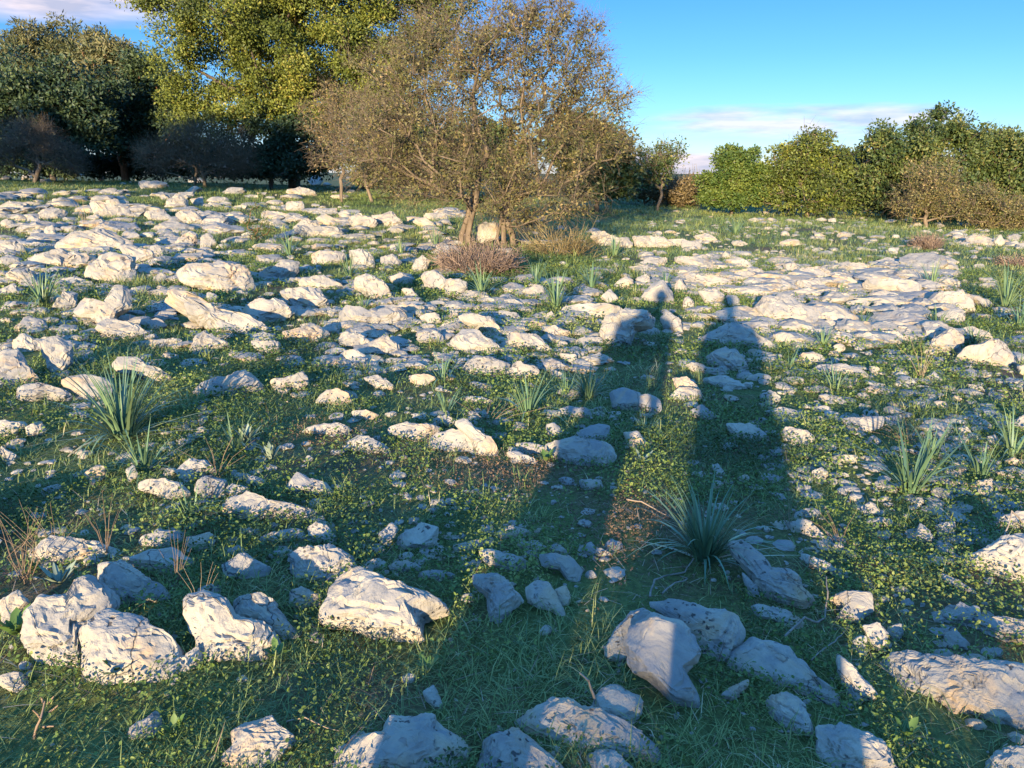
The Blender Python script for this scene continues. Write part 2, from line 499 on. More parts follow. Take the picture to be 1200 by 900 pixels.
class MB:
    def __init__(s): s.V, s.F, s.T, s.n = [], {3: [], 4: []}, [], 0
    def add(s, V, Fc, tint=None):
        s.V.append(V); s.F[Fc.shape[1]].append(Fc + s.n); s.n += len(V)
        s.T.append(np.zeros(len(V)) if tint is None else np.asarray(tint))
    def mesh(s, name, mat, smooth=False, sharp=None):
        fs = [np.concatenate(f) for f in s.F.values() if f]
        return np_mesh(name, np.concatenate(s.V), fs, mat, smooth, np.concatenate(s.T), sharp)

# ------------------------------------------------------------------ materials
class NT:
    def __init__(s, name):
        s.m = bpy.data.materials.new(name); s.m.use_nodes = True; s.t = s.m.node_tree
        s.b = s.t.nodes['Principled BSDF']
    def n(s, typ, **kw):
        nd = s.t.nodes.new(typ)
        for k, v in kw.items():
            if k.startswith('_'): setattr(nd, k[1:], v)
            else: s.set(nd, k.replace('__', ' '), v)
        return nd
    def set(s, nd, k, v):
        i = nd.inputs[int(k[1:])] if k[0] == 'i' and k[1:].isdigit() else nd.inputs[k]
        if isinstance(v, bpy.types.NodeSocket): s.t.links.new(v, i)
        else: i.default_value = v
    def ramp(s, fac, stops, interp='LINEAR'):
        r = s.t.nodes.new('ShaderNodeValToRGB'); r.color_ramp.interpolation = interp
        e = r.color_ramp.elements
        while len(e) < len(stops): e.new(.5)
        for q, (p, c) in zip(e, stops):
            q.position = p; q.color = (*c, 1) if not isinstance(c, (int, float)) else (c, c, c, 1)
        s.t.links.new(fac, r.inputs[0]); return r.outputs[0]
    def mix(s, fac, a, b, mode='MIX'):
        r = s.t.nodes.new('ShaderNodeMix'); r.data_type = 'RGBA'; r.blend_type = mode
        for k, v in ((0, fac), (6, a), (7, b)):
            if isinstance(v, bpy.types.NodeSocket): s.t.links.new(v, r.inputs[k])
            elif k == 0: r.inputs[0].default_value = v
            else: r.inputs[k].default_value = (*v, 1)
        return r.outputs[2]
    def math(s, op, a, b=None, clamp=False):
        r = s.t.nodes.new('ShaderNodeMath'); r.operation = op; r.use_clamp = clamp
        for k, v in ((0, a), (1, b)):
            if v is None: continue
            if isinstance(v, bpy.types.NodeSocket): s.t.links.new(v, r.inputs[k])
            else: r.inputs[k].default_value = v
        return r.outputs[0]
    def noise(s, vec, scale, detail=4, rough=.55, dist=0):
        r = s.n('ShaderNodeTexNoise', Scale=scale, Detail=detail, Roughness=rough, Distortion=dist)
        s.t.links.new(vec, r.inputs['Vector']); return r.outputs[0]
def bump(m, h, strength, dist, normal=None):
    b = m.n('ShaderNodeBump', Strength=strength, Distance=dist, Height=h)
    if normal: m.t.links.new(normal, b.inputs['Normal'])
    return b.outputs[0]
def rock_material():
    m = NT('weathered_limestone')
    co = m.n('ShaderNodeNewGeometry').outputs['Position']
    ri = m.n('ShaderNodeNewGeometry').outputs['Random Per Island']
    n1 = m.noise(co, 3.2, 6, .6, .6); n2 = m.noise(co, 13, 6, .65); n3 = m.noise(co, 55, 4, .6); n4 = m.noise(co, 1.1, 3, .5)
    base = m.ramp(n1, [(.28, (.155, .145, .125)), (.42, (.245, .225, .185)), (.58, (.33, .295, .225)), (.8, (.385, .352, .28))])
    base = m.mix(m.ramp(ri, [(0, .6), (.35, .0), (.7, .0), (1, .5)]), base, m.ramp(ri, [(.3, (.19, .19, .185)), (.7, (.37, .30, .20))]))
    # grey lichen bloom and fine speckle
    base = m.mix(m.ramp(n2, [(.50, 0.0), (.66, .6)]), base, (.175, .175, .17))
    base = m.mix(m.ramp(n3, [(.60, 0.0), (.74, .3)]), base, (.15, .147, .14))
    base = m.mix(m.ramp(m.noise(co, 1.9, 5, .65, .8), [(.54, 0.0), (.64, .5)]), base, (.185, .18, .17))
    # warm iron stains
    st = m.noise(co, 2.3, 5, .6, 1.2)
    base = m.mix(m.ramp(st, [(.55, 0.0), (.68, .65)]), base, (.40, .265, .13))
    # black lichen spots gathered in patches
    vo = m.n('ShaderNodeTexVoronoi', Scale=34.0, Randomness=1.0); m.t.links.new(m.mix(.06, co, m.n('ShaderNodeTexNoise', Scale=30.0, Vector=co).outputs[1]), vo.inputs['Vector'])
    spot = m.math('MULTIPLY', m.ramp(vo.outputs['Distance'], [(.20, 1.0), (.30, 0.0)]), m.ramp(m.noise(co, 5.5, 3, .5), [(.55, 0.0), (.62, 1.0)]))
    # dark cracks
    ve = m.n('ShaderNodeTexVoronoi', _feature='DISTANCE_TO_EDGE', Scale=3.4); m.t.links.new(m.mix(.22, co, m.n('ShaderNodeTexNoise', Scale=5.0, Detail=5.0, Vector=co).outputs[1]), ve.inputs['Vector'])
    crack = m.math('MULTIPLY', m.ramp(ve.outputs['Distance'], [(.002, 1.0), (.011, 0.0)]), m.ramp(n4, [(.50, 0.0), (.60, .9)]))
    dark = m.math('MAXIMUM', m.math('MULTIPLY', spot, .9), crack)
    base = m.mix(dark, base, (.045, .042, .04))
    m.set(m.b, 'Base Color', base); m.set(m.b, 'Roughness', .92); m.set(m.b, 'Specular IOR Level', .15)
    h = m.math('SUBTRACT', m.math('ADD', m.math('MULTIPLY', n2, .8), m.math('MULTIPLY', n3, .28)), m.math('MULTIPLY', dark, .5))
    big = m.noise(co, 6, 5, .62, .8)
    nb = bump(m, big, .55, .05)
    m.set(m.b, 'Normal', bump(m, h, .6, .016, nb))
    return m.m
def leaf_material(name, stops, rough=.55, spec=.3, trans=.0, var=.5):
    m = NT(name); a = m.n('ShaderNodeAttribute', _attribute_name='tint')
    co = m.n('ShaderNodeNewGeometry').outputs['Position']
    f = m.math('ADD', a.outputs['Fac'], m.math('MULTIPLY', m.math('SUBTRACT', m.noise(co, .9, 2), .5), var), True)
    c = m.ramp(f, stops)
    m.set(m.b, 'Base Color', c); m.set(m.b, 'Roughness', rough); m.set(m.b, 'Specular IOR Level', spec)
    if trans:
        t = m.n('ShaderNodeBsdfTranslucent', Color=c); x = m.n('ShaderNodeMixShader', i0=trans)
        out = m.t.nodes['Material Output']
        m.t.links.new(m.b.outputs[0], x.inputs[1]); m.t.links.new(t.outputs[0], x.inputs[2]); m.t.links.new(x.outputs[0], out.inputs['Surface'])
    return m.m
def bark_material(name, c1, c2, scale=9):
    m = NT(name); co = m.n('ShaderNodeNewGeometry').outputs['Position']
    mp = m.n('ShaderNodeMapping', Vector=co); mp.inputs['Scale'].default_value = (1, 1, .3)
    n = m.noise(mp.outputs[0], scale, 6, .65)
    m.set(m.b, 'Base Color', m.ramp(n, [(.3, c1), (.7, c2)])); m.set(m.b, 'Roughness', .9); m.set(m.b, 'Specular IOR Level', .15)
    m.set(m.b, 'Normal', bump(m, n, .6, .03)); return m.m
def ground_material():
    m = NT('field_soil'); co = m.n('ShaderNodeNewGeometry').outputs['Position']
    n1 = m.noise(co, .55, 5, .6); n2 = m.noise(co, 7, 6, .7); n3 = m.noise(co, 40, 4, .7)
    soil = m.ramp(n3, [(.3, (.055, .037, .023)), (.7, (.17, .108, .066))])
    moss = m.ramp(n3, [(.3, (.042, .055, .018)), (.7, (.12, .145, .043))])
    c = m.mix(m.ramp(m.math('ADD', m.math('MULTIPLY', n1, .7), m.math('MULTIPLY', n2, .3)), [(.36, 0.0), (.52, 1.0)]), soil, moss)
    c = m.mix(m.ramp(m.noise(co, 90, 3, .6), [(.66, 0.0), (.72, .7)]), c, (.30, .27, .22))
    m.set(m.b, 'Base Color', c); m.set(m.b, 'Roughness', .95); m.set(m.b, 'Specular IOR Level', .1)
    m.set(m.b, 'Normal', bump(m, m.math('ADD', n2, m.math('MULTIPLY', n3, .4)), .8, .03)); return m.m
def plain(name, c1, c2, scale=20, rough=.8):
    m = NT(name); co = m.n('ShaderNodeNewGeometry').outputs['Position']
    m.set(m.b, 'Base Color', m.ramp(m.noise(co, scale, 4), [(.3, c1), (.7, c2)])); m.set(m.b, 'Roughness', rough); m.set(m.b, 'Specular IOR Level', .2); return m.m
M_ROCK = rock_material(); M_SOIL = ground_material()
M_HERB = leaf_material('herb_leaves', [(0, (.034, .062, .014)), (.45, (.092, .142, .028)), (.75, (.155, .195, .04)), (1, (.22, .235, .065))], trans=.12)
M_GRASS = leaf_material('grass_blades', [(0, (.075, .125, .038)), (.45, (.165, .205, .055)), (.72, (.25, .265, .085)), (.88, (.34, .31, .15)), (1, (.45, .38, .22))], trans=.1)
M_ASPH = leaf_material('strap_leaves', [(0, (.055, .105, .060)), (.5, (.095, .165, .085)), (.83, (.165, .225, .10)), (.9, (.30, .30, .12)), (1, (.30, .22, .13))], rough=.42, spec=.4, trans=.08, var=.15)
M_DRY = leaf_material('dry_stems', [(0, (.10, .065, .04)), (.5, (.21, .15, .10)), (1, (.38, .30, .20))], rough=.85, spec=.1)
M_ROSE = leaf_material('rosette_leaves', [(0, (.035, .075, .02)), (.6, (.075, .135, .03)), (1, (.15, .20, .06))], rough=.45, trans=.12)
M_SILV = leaf_material('silvery_leaves', [(0, (.10, .135, .09)), (1, (.20, .24, .17))], rough=.8)
M_OAK = leaf_material('oak_leaves', [(0, (.035, .052, .012)), (.5, (.098, .124, .020)), (.8, (.175, .188, .030)), (1, (.28, .23, .05))], trans=.12)
M_OAK2 = leaf_material('dark_oak_leaves', [(0, (.022, .042, .014)), (.5, (.052, .080, .020)), (.85, (.110, .125, .032)), (1, (.19, .16, .05))], trans=.1)
M_PEAR = leaf_material('withering_leaves', [(0, (.050, .054, .020)), (.4, (.105, .100, .032)), (.75, (.175, .145, .052)), (1, (.27, .19, .09))], trans=.1)
M_PINE = leaf_material('pine_needles', [(0, (.040, .052, .020)), (.5, (.085, .092, .034)), (1, (.17, .15, .065))], trans=.05)
M_DARK = leaf_material('evergreen_leaves', [(0, (.012, .028, .014)), (.6, (.028, .052, .022)), (1, (.06, .085, .03))], trans=.05)
M_BUSH = leaf_material('bright_bush_leaves', [(0, (.030, .058, .010)), (.5, (.062, .100, .017)), (1, (.13, .155, .03))], trans=.1)
M_BROWN = leaf_material('brown_bush_leaves', [(0, (.070, .054, .023)), (.5, (.135, .102, .042)), (1, (.23, .17, .075))], trans=.05)
M_HEATH = leaf_material('heath_twigs', [(0, (.07, .05, .04)), (.5, (.15, .11, .085)), (1, (.26, .19, .14))], rough=.9, spec=.1)
M_BARK = bark_material('grey_bark', (.10, .08, .06), (.27, .22, .165)); M_BARKD = bark_material('dark_bark', (.035, .028, .022), (.12, .095, .07))
M_BARKR = bark_material('reddish_pine_bark', (.13, .065, .035), (.30, .16, .09)); M_BARKT = bark_material('tan_twig_bark', (.075, .058, .042), (.20, .155, .105))
M_BARKG = bark_material('bare_twig_bark', (.075, .056, .034), (.20, .15, .09))

# ------------------------------------------------------------------ camera, sky, sun
cam = bpy.data.cameras.new('camera'); cam.sensor_width = 36; cam.lens = 27; cam.clip_end = 6000; cam.clip_start = .05
co = bpy.data.objects.new('camera', cam); link(co); co.location = cam_p; co.rotation_euler = (math.pi/2 - PITCH, 0, 0); S.camera = co
SUN_EL, SHADOW_AZ = R(8.9), R(14.6)     # shadows run away from the camera, a little to the right
sl = bpy.data.lights.new('sun', 'SUN'); sl.energy = 4.6; sl.angle = R(.6); sl.color = (1.0, .78, .50)
so = bpy.data.objects.new('sun', sl); link(so)
sdir = Vector((math.sin(SHADOW_AZ)*math.cos(SUN_EL), math.cos(SHADOW_AZ)*math.cos(SUN_EL), -math.sin(SUN_EL)))
so.rotation_euler = sdir.to_track_quat('-Z', 'Y').to_euler(); so.location = (-8, -30, 8)
W = bpy.data.worlds.new('World'); S.world = W; W.use_nodes = True
def build_world():
    t = W.node_tree; t.nodes.clear(); m = NT.__new__(NT); m.t = t
    sky = t.nodes.new('ShaderNodeTexSky'); sky.sky_type = 'NISHITA'; sky.sun_disc = False
    sky.sun_elevation = SUN_EL; sky.sun_rotation = math.pi + SHADOW_AZ; sky.air_density = 1.0; sky.dust_density = .1; sky.ozone_density = 4.0
    gen = m.n('ShaderNodeTexCoord').outputs['Generated']
    sep = m.n('ShaderNodeSeparateXYZ', i0=gen); x, y, z = sep.outputs
    az = m.math('DIVIDE', x, m.math('MAXIMUM', y, .05))
    def hump(v, c, w):   # 1 at c, 0 beyond c +- w
        d = m.math('DIVIDE', m.math('ABSOLUTE', m.math('SUBTRACT', v, c)), w)
        return m.math('SUBTRACT', 1.0, m.math('MULTIPLY', d, d), True)
    mp = m.n('ShaderNodeMapping', Vector=gen); mp.inputs['Scale'].default_value = (7, 7, 46)
    n = m.noise(mp.outputs[0], 1.0, 6, .58, .3)
    mp2 = m.n('ShaderNodeMapping', Vector=gen); mp2.inputs['Scale'].default_value = (5, 5, 16)
    n2 = m.noise(mp2.outputs[0], 1.0, 5, .5)
    band = m.math('MULTIPLY', hump(z, .056, .030), hump(az, .36, .30))
    low = m.math('MULTIPLY', hump(z, .004, .026), hump(az, .18, .16))
    top = m.math('MULTIPLY', hump(z, .185, .05), hump(az, -.60, .28))
    c1 = m.math('MULTIPLY', m.ramp(m.math('MULTIPLY', band, m.math('ADD', n, .12)), [(.34, 0.0), (.60, 1.0)]), .7)
    c2 = m.math('MULTIPLY', m.ramp(m.math('MULTIPLY', low, m.math('ADD', n, .2)), [(.25, 0.0), (.5, 1.0)]), .9)
    c3 = m.math('MULTIPLY', m.ramp(m.math('MULTIPLY', top, m.math('ADD', n2, .2)), [(.2, 0.0), (.5, 1.0)]), .95)
    tint = m.ramp(z, [(0, (.44, .46, .70)), (.06, (.30, .40, .575)), (.13, (.225, .345, .50)), (.22, (.17, .31, .475)), (.5, (1.2, 1.70, 2.05))])  # last stop, overhead and out of view, is brightened as added fill for shade
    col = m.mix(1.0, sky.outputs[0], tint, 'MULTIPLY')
    cl = m.math('MAXIMUM', m.math('MAXIMUM', c1, c2), c3)
    shade = m.ramp(m.noise(mp.outputs[0], 2.2, 4), [(.35, tuple(k*CLOUD for k in (.50, .52, .68))), (.65, tuple(k*CLOUD for k in (.95, .82, .86)))])
    r = t.nodes.new('ShaderNodeMix'); r.data_type = 'RGBA'; r.clamp_result = False
    vm = t.nodes.new('ShaderNodeVectorMath'); vm.operation = 'SCALE'; t.links.new(shade, vm.inputs[0]); vm.inputs['Scale'].default_value = CLOUDMUL
    t.links.new(cl, r.inputs[0]); t.links.new(col, r.inputs[6]); t.links.new(vm.outputs[0], r.inputs[7])
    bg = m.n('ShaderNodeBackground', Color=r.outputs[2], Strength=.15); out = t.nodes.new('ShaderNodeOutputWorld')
    t.links.new(bg.outputs[0], out.inputs[0])
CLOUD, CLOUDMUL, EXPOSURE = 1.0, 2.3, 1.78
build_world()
S.view_settings.view_transform = 'Standard'; S.view_settings.look = 'None'; S.view_settings.exposure = EXPOSURE; S.view_settings.gamma = 1; S.view_settings.use_curve_mapping = False
S.render.engine = 'CYCLES'; S.cycles.use_denoising = True; S.cycles.max_bounces = 5; S.cycles.diffuse_bounces = 3; S.cycles.transmission_bounces = 2; S.cycles.glossy_bounces = 2

# ------------------------------------------------------------------ ground sheet
def build_ground():
    rr = np.concatenate([np.linspace(.25, 1.4, 10), 1.4*np.exp(np.linspace(.02, math.log(50/1.4), 260)), 50*np.exp(np.linspace(.06, math.log(60), 40))])
    na = 720; th = np.arange(na)*2*math.pi/na
    X = (rr[:, None]*np.cos(th)).ravel(); Y = (rr[:, None]*np.sin(th)).ravel()
    V = np.stack([X, Y, terrain(X, Y)], 1)
    i = np.arange(len(rr)-1)[:, None]*na; j = np.arange(na)[None]
    Fq = np.stack([i+j, i+(j+1) % na, i+na+(j+1) % na, i+na+j], -1).reshape(-1, 4)
    V = np.concatenate([V, [[0, 0, terrain(0, 0)[0]]]]); c = len(V)-1
    jj = np.arange(na); T = np.stack([np.full(na, c), (jj+1) % na, jj], 1)[:, [0, 2, 1]]
    tag(obj('ground', np_mesh('ground', V, [Fq, T], M_SOIL, True)), 'rocky pasture ground of dark soil and moss', 'ground', kind='structure')
build_ground()

# ------------------------------------------------------------------ rocks
def icosphere(sub):
    import bmesh
    bm = bmesh.new(); bmesh.ops.create_icosphere(bm, subdivisions=sub, radius=1)
    V = np.array([v.co[:] for v in bm.verts]); Fc = np.array([[v.index for v in f.verts] for f in bm.faces]); bm.free(); return V, Fc
ICO = {s: icosphere(s) for s in (3, 4, 5, 6)}
def inside(poly, x, y):
    c = False; n = len(poly)
    for i in range(n):
        (x0, y0), (x1, y1) = poly[i], poly[i-1]
        if (y0 > y) != (y1 > y) and x < (x1-x0)*(y-y0)/(y1-y0) + x0: c = not c
    return c
PHOTO_SH = [(848,338),(869,338),(876,360),(905,385),(915,440),(930,500),(950,590),(960,650),(790,650),(790,560),(800,480),(828,405),(820,380),(848,362)]
PERS_SH = [(745,333),(800,333),(800,372),(788,440),(775,520),(740,600),(700,650),(620,650),(655,540),(680,470),(705,400),(712,350)]
def parse_rocks():
    out = []; ox = oy = 0; sc = 3.0
    for ln in ROCKS.strip().split('\n'):
        if ln.startswith('T '):
            q = ln.split(); ox, oy = float(q[1]), float(q[2]); sc = float(q[3]) if len(q) > 3 else 3.0; continue
        f = ln.split('|'); v = [float(t) for t in f[0].split()]
        if len(v) == 4:
            x0, y0, x1, y1 = v; cx, cy, a, b = (x0+x1)/2, (y0+y1)/2, abs(x1-x0)/2, abs(y1-y0)/2
            k = 9; ph = random.uniform(0, 6); P = [(cx + a*random.uniform(.88, 1.08)*math.cos(ph+6.283*i/k), cy + b*random.uniform(.85, 1.08)*math.sin(ph+6.283*i/k)) for i in range(k)]
        else: P = list(zip(v[0::2], v[1::2]))
        P = [(ox + x/sc, oy + y/sc) for x, y in P]
        out.append(dict(P=P, nick=f[1] if len(f) > 1 else '', label=f[2] if len(f) > 2 else '', free=len(v) == 4))
    for r in out:
        A = np.array(r['P']); r['px0'], r['px1'] = A.min(0), A.max(0); r['w'], r['h'] = r['px1'] - r['px0']; r['c'] = (r['px0'] + r['px1'])/2
        x, y = A[:, 0], A[:, 1]; r['area'] = .5*abs((x*np.roll(y, -1) - y*np.roll(x, -1)).sum())
    return out
def rock_geom(P, sub, seed):
    """a real boulder: outline laid on a plane leaning back from its foot, then given thickness, facets and weathering"""
    g = np.random.default_rng(seed); A = np.array(P, float)
    kb = A[:, 1].argmax(); bx, by = (A[:, 0]*np.exp((A[:, 1] - A[kb, 1])/4)).sum()/np.exp((A[:, 1] - A[kb, 1])/4).sum(), A[kb, 1]
    P0 = at(bx, by); dv = P0 - cam_p; dist = np.linalg.norm(dv); th = math.atan2(-dv[2], math.hypot(dv[0], dv[1]))
    w, h = np.ptp(A[:, 0]), np.ptp(A[:, 1])
    al = np.clip(R(66) - th, R(26), R(54)); al -= R(8)*np.clip(np.ptp(A[:, 0])/max(np.ptp(A[:, 1]), 1) - 1.6, 0, 1)*(2 if dist > 5.5 else 1)
    if h > w: al = min(al + R(14), R(60))
    fw = np.array([dv[0], dv[1], 0]); fw /= np.linalg.norm(fw); rt = np.array([fw[1], -fw[0], 0]); up = np.array([0, 0, 1.])
    v = fw*math.cos(al) + up*math.sin(al); n = np.cross(rt, v); n = n if n[2] > 0 else -n
    D = ray(A[:, 0], A[:, 1]); t = ((P0 - cam_p) @ n)/(D @ n); Q = cam_p + D*t[:, None] - P0
    L = np.stack([Q @ rt, Q @ v], 1)                      # outline in metres on the leaning plane
    x, y = L[:, 0], L[:, 1]; cr = x*np.roll(y, -1) - y*np.roll(x, -1); ar = cr.sum()/2
    c = np.array([((x + np.roll(x, -1))*cr).sum(), ((y + np.roll(y, -1))*cr).sum()])/(6*ar) if abs(ar) > 1e-9 else L.mean(0)
    M = 96; ang = np.arange(M)*2*math.pi/M; s = np.zeros(M); E = L - c
    for i in range(len(E)):
        p, q = E[i-1], E[i]; e = q - p
        den = np.cos(ang)*e[1] - np.sin(ang)*e[0]
        den = np.where(np.abs(den) < 1e-12, 1e-12, den)
        tt = (p[0]*e[1] - p[1]*e[0])/den; uu = (p[0]*np.sin(ang) - p[1]*np.cos(ang))/den
        s = np.where((uu >= -.001) & (uu <= 1.001) & (tt > 0), np.maximum(s, tt), s)
    s = np.where(s <= 0, np.median(s[s > 0]), s)
    s = (np.roll(s, 1) + 2*s + np.roll(s, -1))/4
    a, b = np.ptp(L[:, 0])/2, np.ptp(L[:, 1])/2; sz = math.sqrt(a*b)
    U, Fc = ICO[sub]; U = U.copy()
    far = .05 if dist > 5.5 else 0
    kar = g.random()                                        # 0 blocky and broken, 1 knobbly and weathered
    for _ in range(g.integers(11, 19)):                     # flat broken faces
        d = unit(g.normal(size=3)); d[2] = abs(d[2])*.8 + .1; d = unit(d); o = g.uniform(.50, .93)
        k = U @ d; U = U - np.clip(k - o, 0, None)[:, None]*d
    rho = np.hypot(U[:, 0], U[:, 1]); ph = np.arctan2(U[:, 1], U[:, 0]) % (2*math.pi)
    sp = np.interp(ph, np.append(ang, 2*math.pi), np.append(s, s[0]))
    rad = np.clip(rho, 0, 1)**.66*sp*1.16
    Tf = min(.42*min(a, b) + .10*max(a, b), .8*min(a, b) + .02); Tb = max(.55*min(a, b), .3*a); Tf *= .5 if dist > 5.5 and a > .38 else .75 if dist > 5.5 else .85
    zz = U[:, 2]; zt = np.where(zz > 0, np.clip(zz, 0, 1)**.85*Tf, zz*Tb)
    X = np.stack([c[0] + rad*np.cos(ph), c[1] + rad*np.sin(ph), zt], 1)
    # weathering: lumps, karst grooves, small pits
    off = g.uniform(0, 200, 3); q = X/sz
    wp = q + .35*np.stack([perlin(q*1.3 + off + 5), perlin(q*1.3 + off + 25), perlin(q*1.3 + off + 45)], 1)
    dN = (.04 + .06*kar)*fbm(q*1.1 + off, 2) + (.03 + .11*kar + far)*fbm(wp*2.3 + off, 3, True) - .05 - .03*kar
    st = ((.75*q + .25*wp) @ np.array([.25, .9, .45]))*g.uniform(2.2, 3.8) + off[0]; fr = st - np.floor(st)      # bedding ledges
    dN -= g.uniform(.02, .12)*np.clip(1 - np.minimum(fr, 1 - fr)/.13, 0, 1)*np.clip(perlin(q*1.1 + off + 60)*3 + .4, 0, 1)
    if sub >= 4: dN += .05*fbm(wp*6.5 + off, 2, True)*(.35 + kar) - .05*np.clip(perlin(q*6.5 + off + 9) - .25, 0, 1)*3
    for _ in range(int(g.integers(0, 4)) if sub >= 4 else 0):                                     # open joints
        d = unit(g.normal(size=3)*[1, 1, .4]); t_ = wp @ d - g.uniform(-.45, .45) + .05*perlin(q*5 + off)
        dN -= g.uniform(.06, .16)*np.exp(-(t_/g.uniform(.03, .06))**2)
    if sub >= 5: dN += .016*fbm(q*19 + off, 2, True)
    nd = unit(np.stack([np.cos(ph)*rho/np.maximum(a, 1e-6)*sz, np.sin(ph)*rho/np.maximum(b, 1e-6)*sz, zz*1.3], 1))
    X = X + nd*(dN*sz*.62)[:, None]
    Wd = P0 + X[:, :1]*rt + X[:, 1:2]*v + X[:, 2:]*n
    ctr = P0 + c[0]*rt + c[1]*v
    base = np.array([ctr[0], ctr[1], terrain(ctr[0], ctr[1])[0]])
    return Wd - base, Fc, base, dict(a=a, b=max(b*math.cos(al), Tb*.6), fw=fw, rt=rt, W=2*a)
FOOT = []                                                    # rock footprints: x, y, half width, half depth, right vector
def auto_label(r, LM, used):
    W = r['W']; size = 'large' if W > .75 else 'medium sized' if W > .38 else 'small' if W > .17 else 'tiny'
    k = r['w']/max(r['h'], 1); shape = 'long flat' if k > 3.2 else 'low' if k > 2 else 'lumpy' if k > 1.2 else 'blocky' if k > .85 else 'upright'
    cx, cy = r['c']
    tone = 'shaded' if inside(PHOTO_SH, cx, cy) or inside(PERS_SH, cx, cy) else 'pale'
    opts = []
    for nk, (lx, ly), lp, lr in LM:
        if nk == r['nick']: continue
        d = r['pos'][:2] - lp[:2]; dd = np.hypot(*d); pd = math.hypot(cx - lx, (cy - ly)*1.8)
        opts.append((pd/(1 + lr*.5), nk, d, dd, lr))
    opts.sort(key=lambda t: t[0])
    for rank, (_, nk, d, dd, lr) in enumerate(opts[:9]):
        ax, ay = abs(d[0]), abs(d[1])
        lr_ = 'left' if d[0] < 0 else 'right'; fb = 'behind' if d[1] > 0 else 'in front of'
        if ax > 1.9*ay: rel = lr_ + ' of'
        elif ay > 1.9*ax: rel = fb
        else: rel = ('behind and ' if d[1] > 0 else 'in front and ') + lr_ + ' of'
        near = 'just ' if dd < (r['W']*.5 + lr)*1.15 + .12 else ''
        s = f"{size} {shape} {tone} rock {near}{rel} {nk}"
        if s not in used and len(s.split()) <= 16: used.add(s); return s
    for rank, (_, nk, d, dd, lr) in enumerate(opts[:30]):
        for w1 in ('second ', 'third ', 'fourth '):
            lr_ = 'left' if d[0] < 0 else 'right'
            s = f"{w1}{size} {shape} {tone} rock to the {lr_} of {nk}"
            if s not in used: used.add(s); return s
    return s
def build_rocks():
    rk = parse_rocks(); rk.sort(key=lambda r: -r['area'])
    main, rest = rk[:300], rk[300:]
    used = set(r['label'] for r in rk); LM = []
    for i, r in enumerate(main):
        sub = 6 if r['area'] > 9000 else 5 if r['area'] > 1500 else 4 if r['area'] > 220 else 3
        V, Fc, base, info = rock_geom(r['P'], sub, 100 + int(r['c'][0]*7 + r['c'][1]*13))
        r.update(info); r['pos'] = base
        big = r['area'] > 3300 and r['c'][1] > 560
        r['o'] = obj('boulder' if big else 'limestone_rock', np_mesh('limestone', V, [Fc], M_ROCK, True, sharp=24), loc=base)
        FOOT.append((base[0], base[1], r['a'], r['b'], r['rt'], r['fw']))
        if r['nick']: LM.append((r['nick'], tuple(r['c']), base, r['a']))
    for nk, x, y in EXTRA_LM: p = at(x, y); LM.append((nk, (x, y), p, .25))
    for r in main:
        lab = r['label'] or auto_label(r, LM, used)
        b = r['o'].name.startswith('boulder')
        tag(r['o'], lab, 'boulder' if b else 'rock', 'large boulders in the foreground' if b else 'limestone rocks lying in the pasture')
    # everything smaller: one mass of rubble
    mb = MB()
    for r in rest:
        V, Fc, base, info = rock_geom(r['P'], 3, int(r['c'][0]*7)); mb.add(V + base, Fc)
    U, Fc = ICO[3]; protos = []; fine = []; finer = []; U4, F4 = ICO[3]; U5, F5 = ICO[4]
    U2, F2 = icosphere(2)
    for k in range(14):
        g = np.random.default_rng(50 + k); B = U2.copy()
        for _ in range(9):
            d = unit(g.normal(size=3)); o = g.uniform(.5, .9); B = B - np.clip(B @ d - o, 0, None)[:, None]*d
        protos.append(B*(1 + .25*fbm(B*1.7 + k*9, 2))[:, None])
        g = np.random.default_rng(50 + k); B = U4.copy()
        for _ in range(12):
            d = unit(g.normal(size=3)); o = g.uniform(.55, .92); B = B - np.clip(B @ d - o, 0, None)[:, None]*d
        C = U5.copy()
        for _ in range(14):
            d = unit(g.normal(size=3)); o = g.uniform(.5, .92); C = C - np.clip(C @ d - o, 0, None)[:, None]*d
        finer.append(C*(1 + .16*fbm(C*1.5 + k*9, 2) + .13*fbm(C*3.2 + k*5, 3, True))[:, None])
        fine.append(B*(1 + .22*fbm(B*1.5 + k*9, 2) + .10*fbm(B*3.5 + k*5, 3, True))[:, None])
    def stone(p, w, hgt, k=0):
        B = ((protos, fine, finer)[k])[rng.integers(14)]; a = rng.uniform(0, 6.28); c_, s_ = math.cos(a), math.sin(a)
        Q = B*[w*.5, w*.5*rng.uniform(.6, .95), hgt*.5]; Q = np.stack([Q[:, 0]*c_ - Q[:, 1]*s_, Q[:, 0]*s_ + Q[:, 1]*c_, Q[:, 2]], 1)
        mb.add(Q + p + [0, 0, hgt*.12], (F2, F4, F5)[k])
    # stones counted per patch of the field (photo pixel boxes): x0, y0, x1, y1, number, width range in pixels
    for x0, y0, x1, y1, n, wa, wb in SCATTER:
        for _ in range(n):
            px, py = rng.uniform(x0, x1), rng.uniform(y0, y1); p = at(px, py); d = np.linalg.norm(p - cam_p)
            wp_ = wa + (wb - wa)*rng.random()**2.0; w = wp_*d/F
            stone(p, w*1.3, w*(rng.uniform(.35, .7) if wp_ < 16 else rng.uniform(.28, .52)), 0 if wp_ < 12 else 1 if wp_ < 24 else 2)
    # pebbles round the feet of the rocks
    for r in main:
        for _ in range(int(min(7, 1 + r['area']/900))):
            a = rng.uniform(0, 6.28); q = r['pos'] + r['rt']*math.cos(a)*r['a']*rng.uniform(1., 1.5) + r['fw']*math.sin(a)*r['b']*rng.uniform(1., 1.6)
            q[2] = terrain(q[0], q[1])[0]; w = r['W']*rng.uniform(.04, .16); w = min(w, .12); stone(q, w, w*.6)
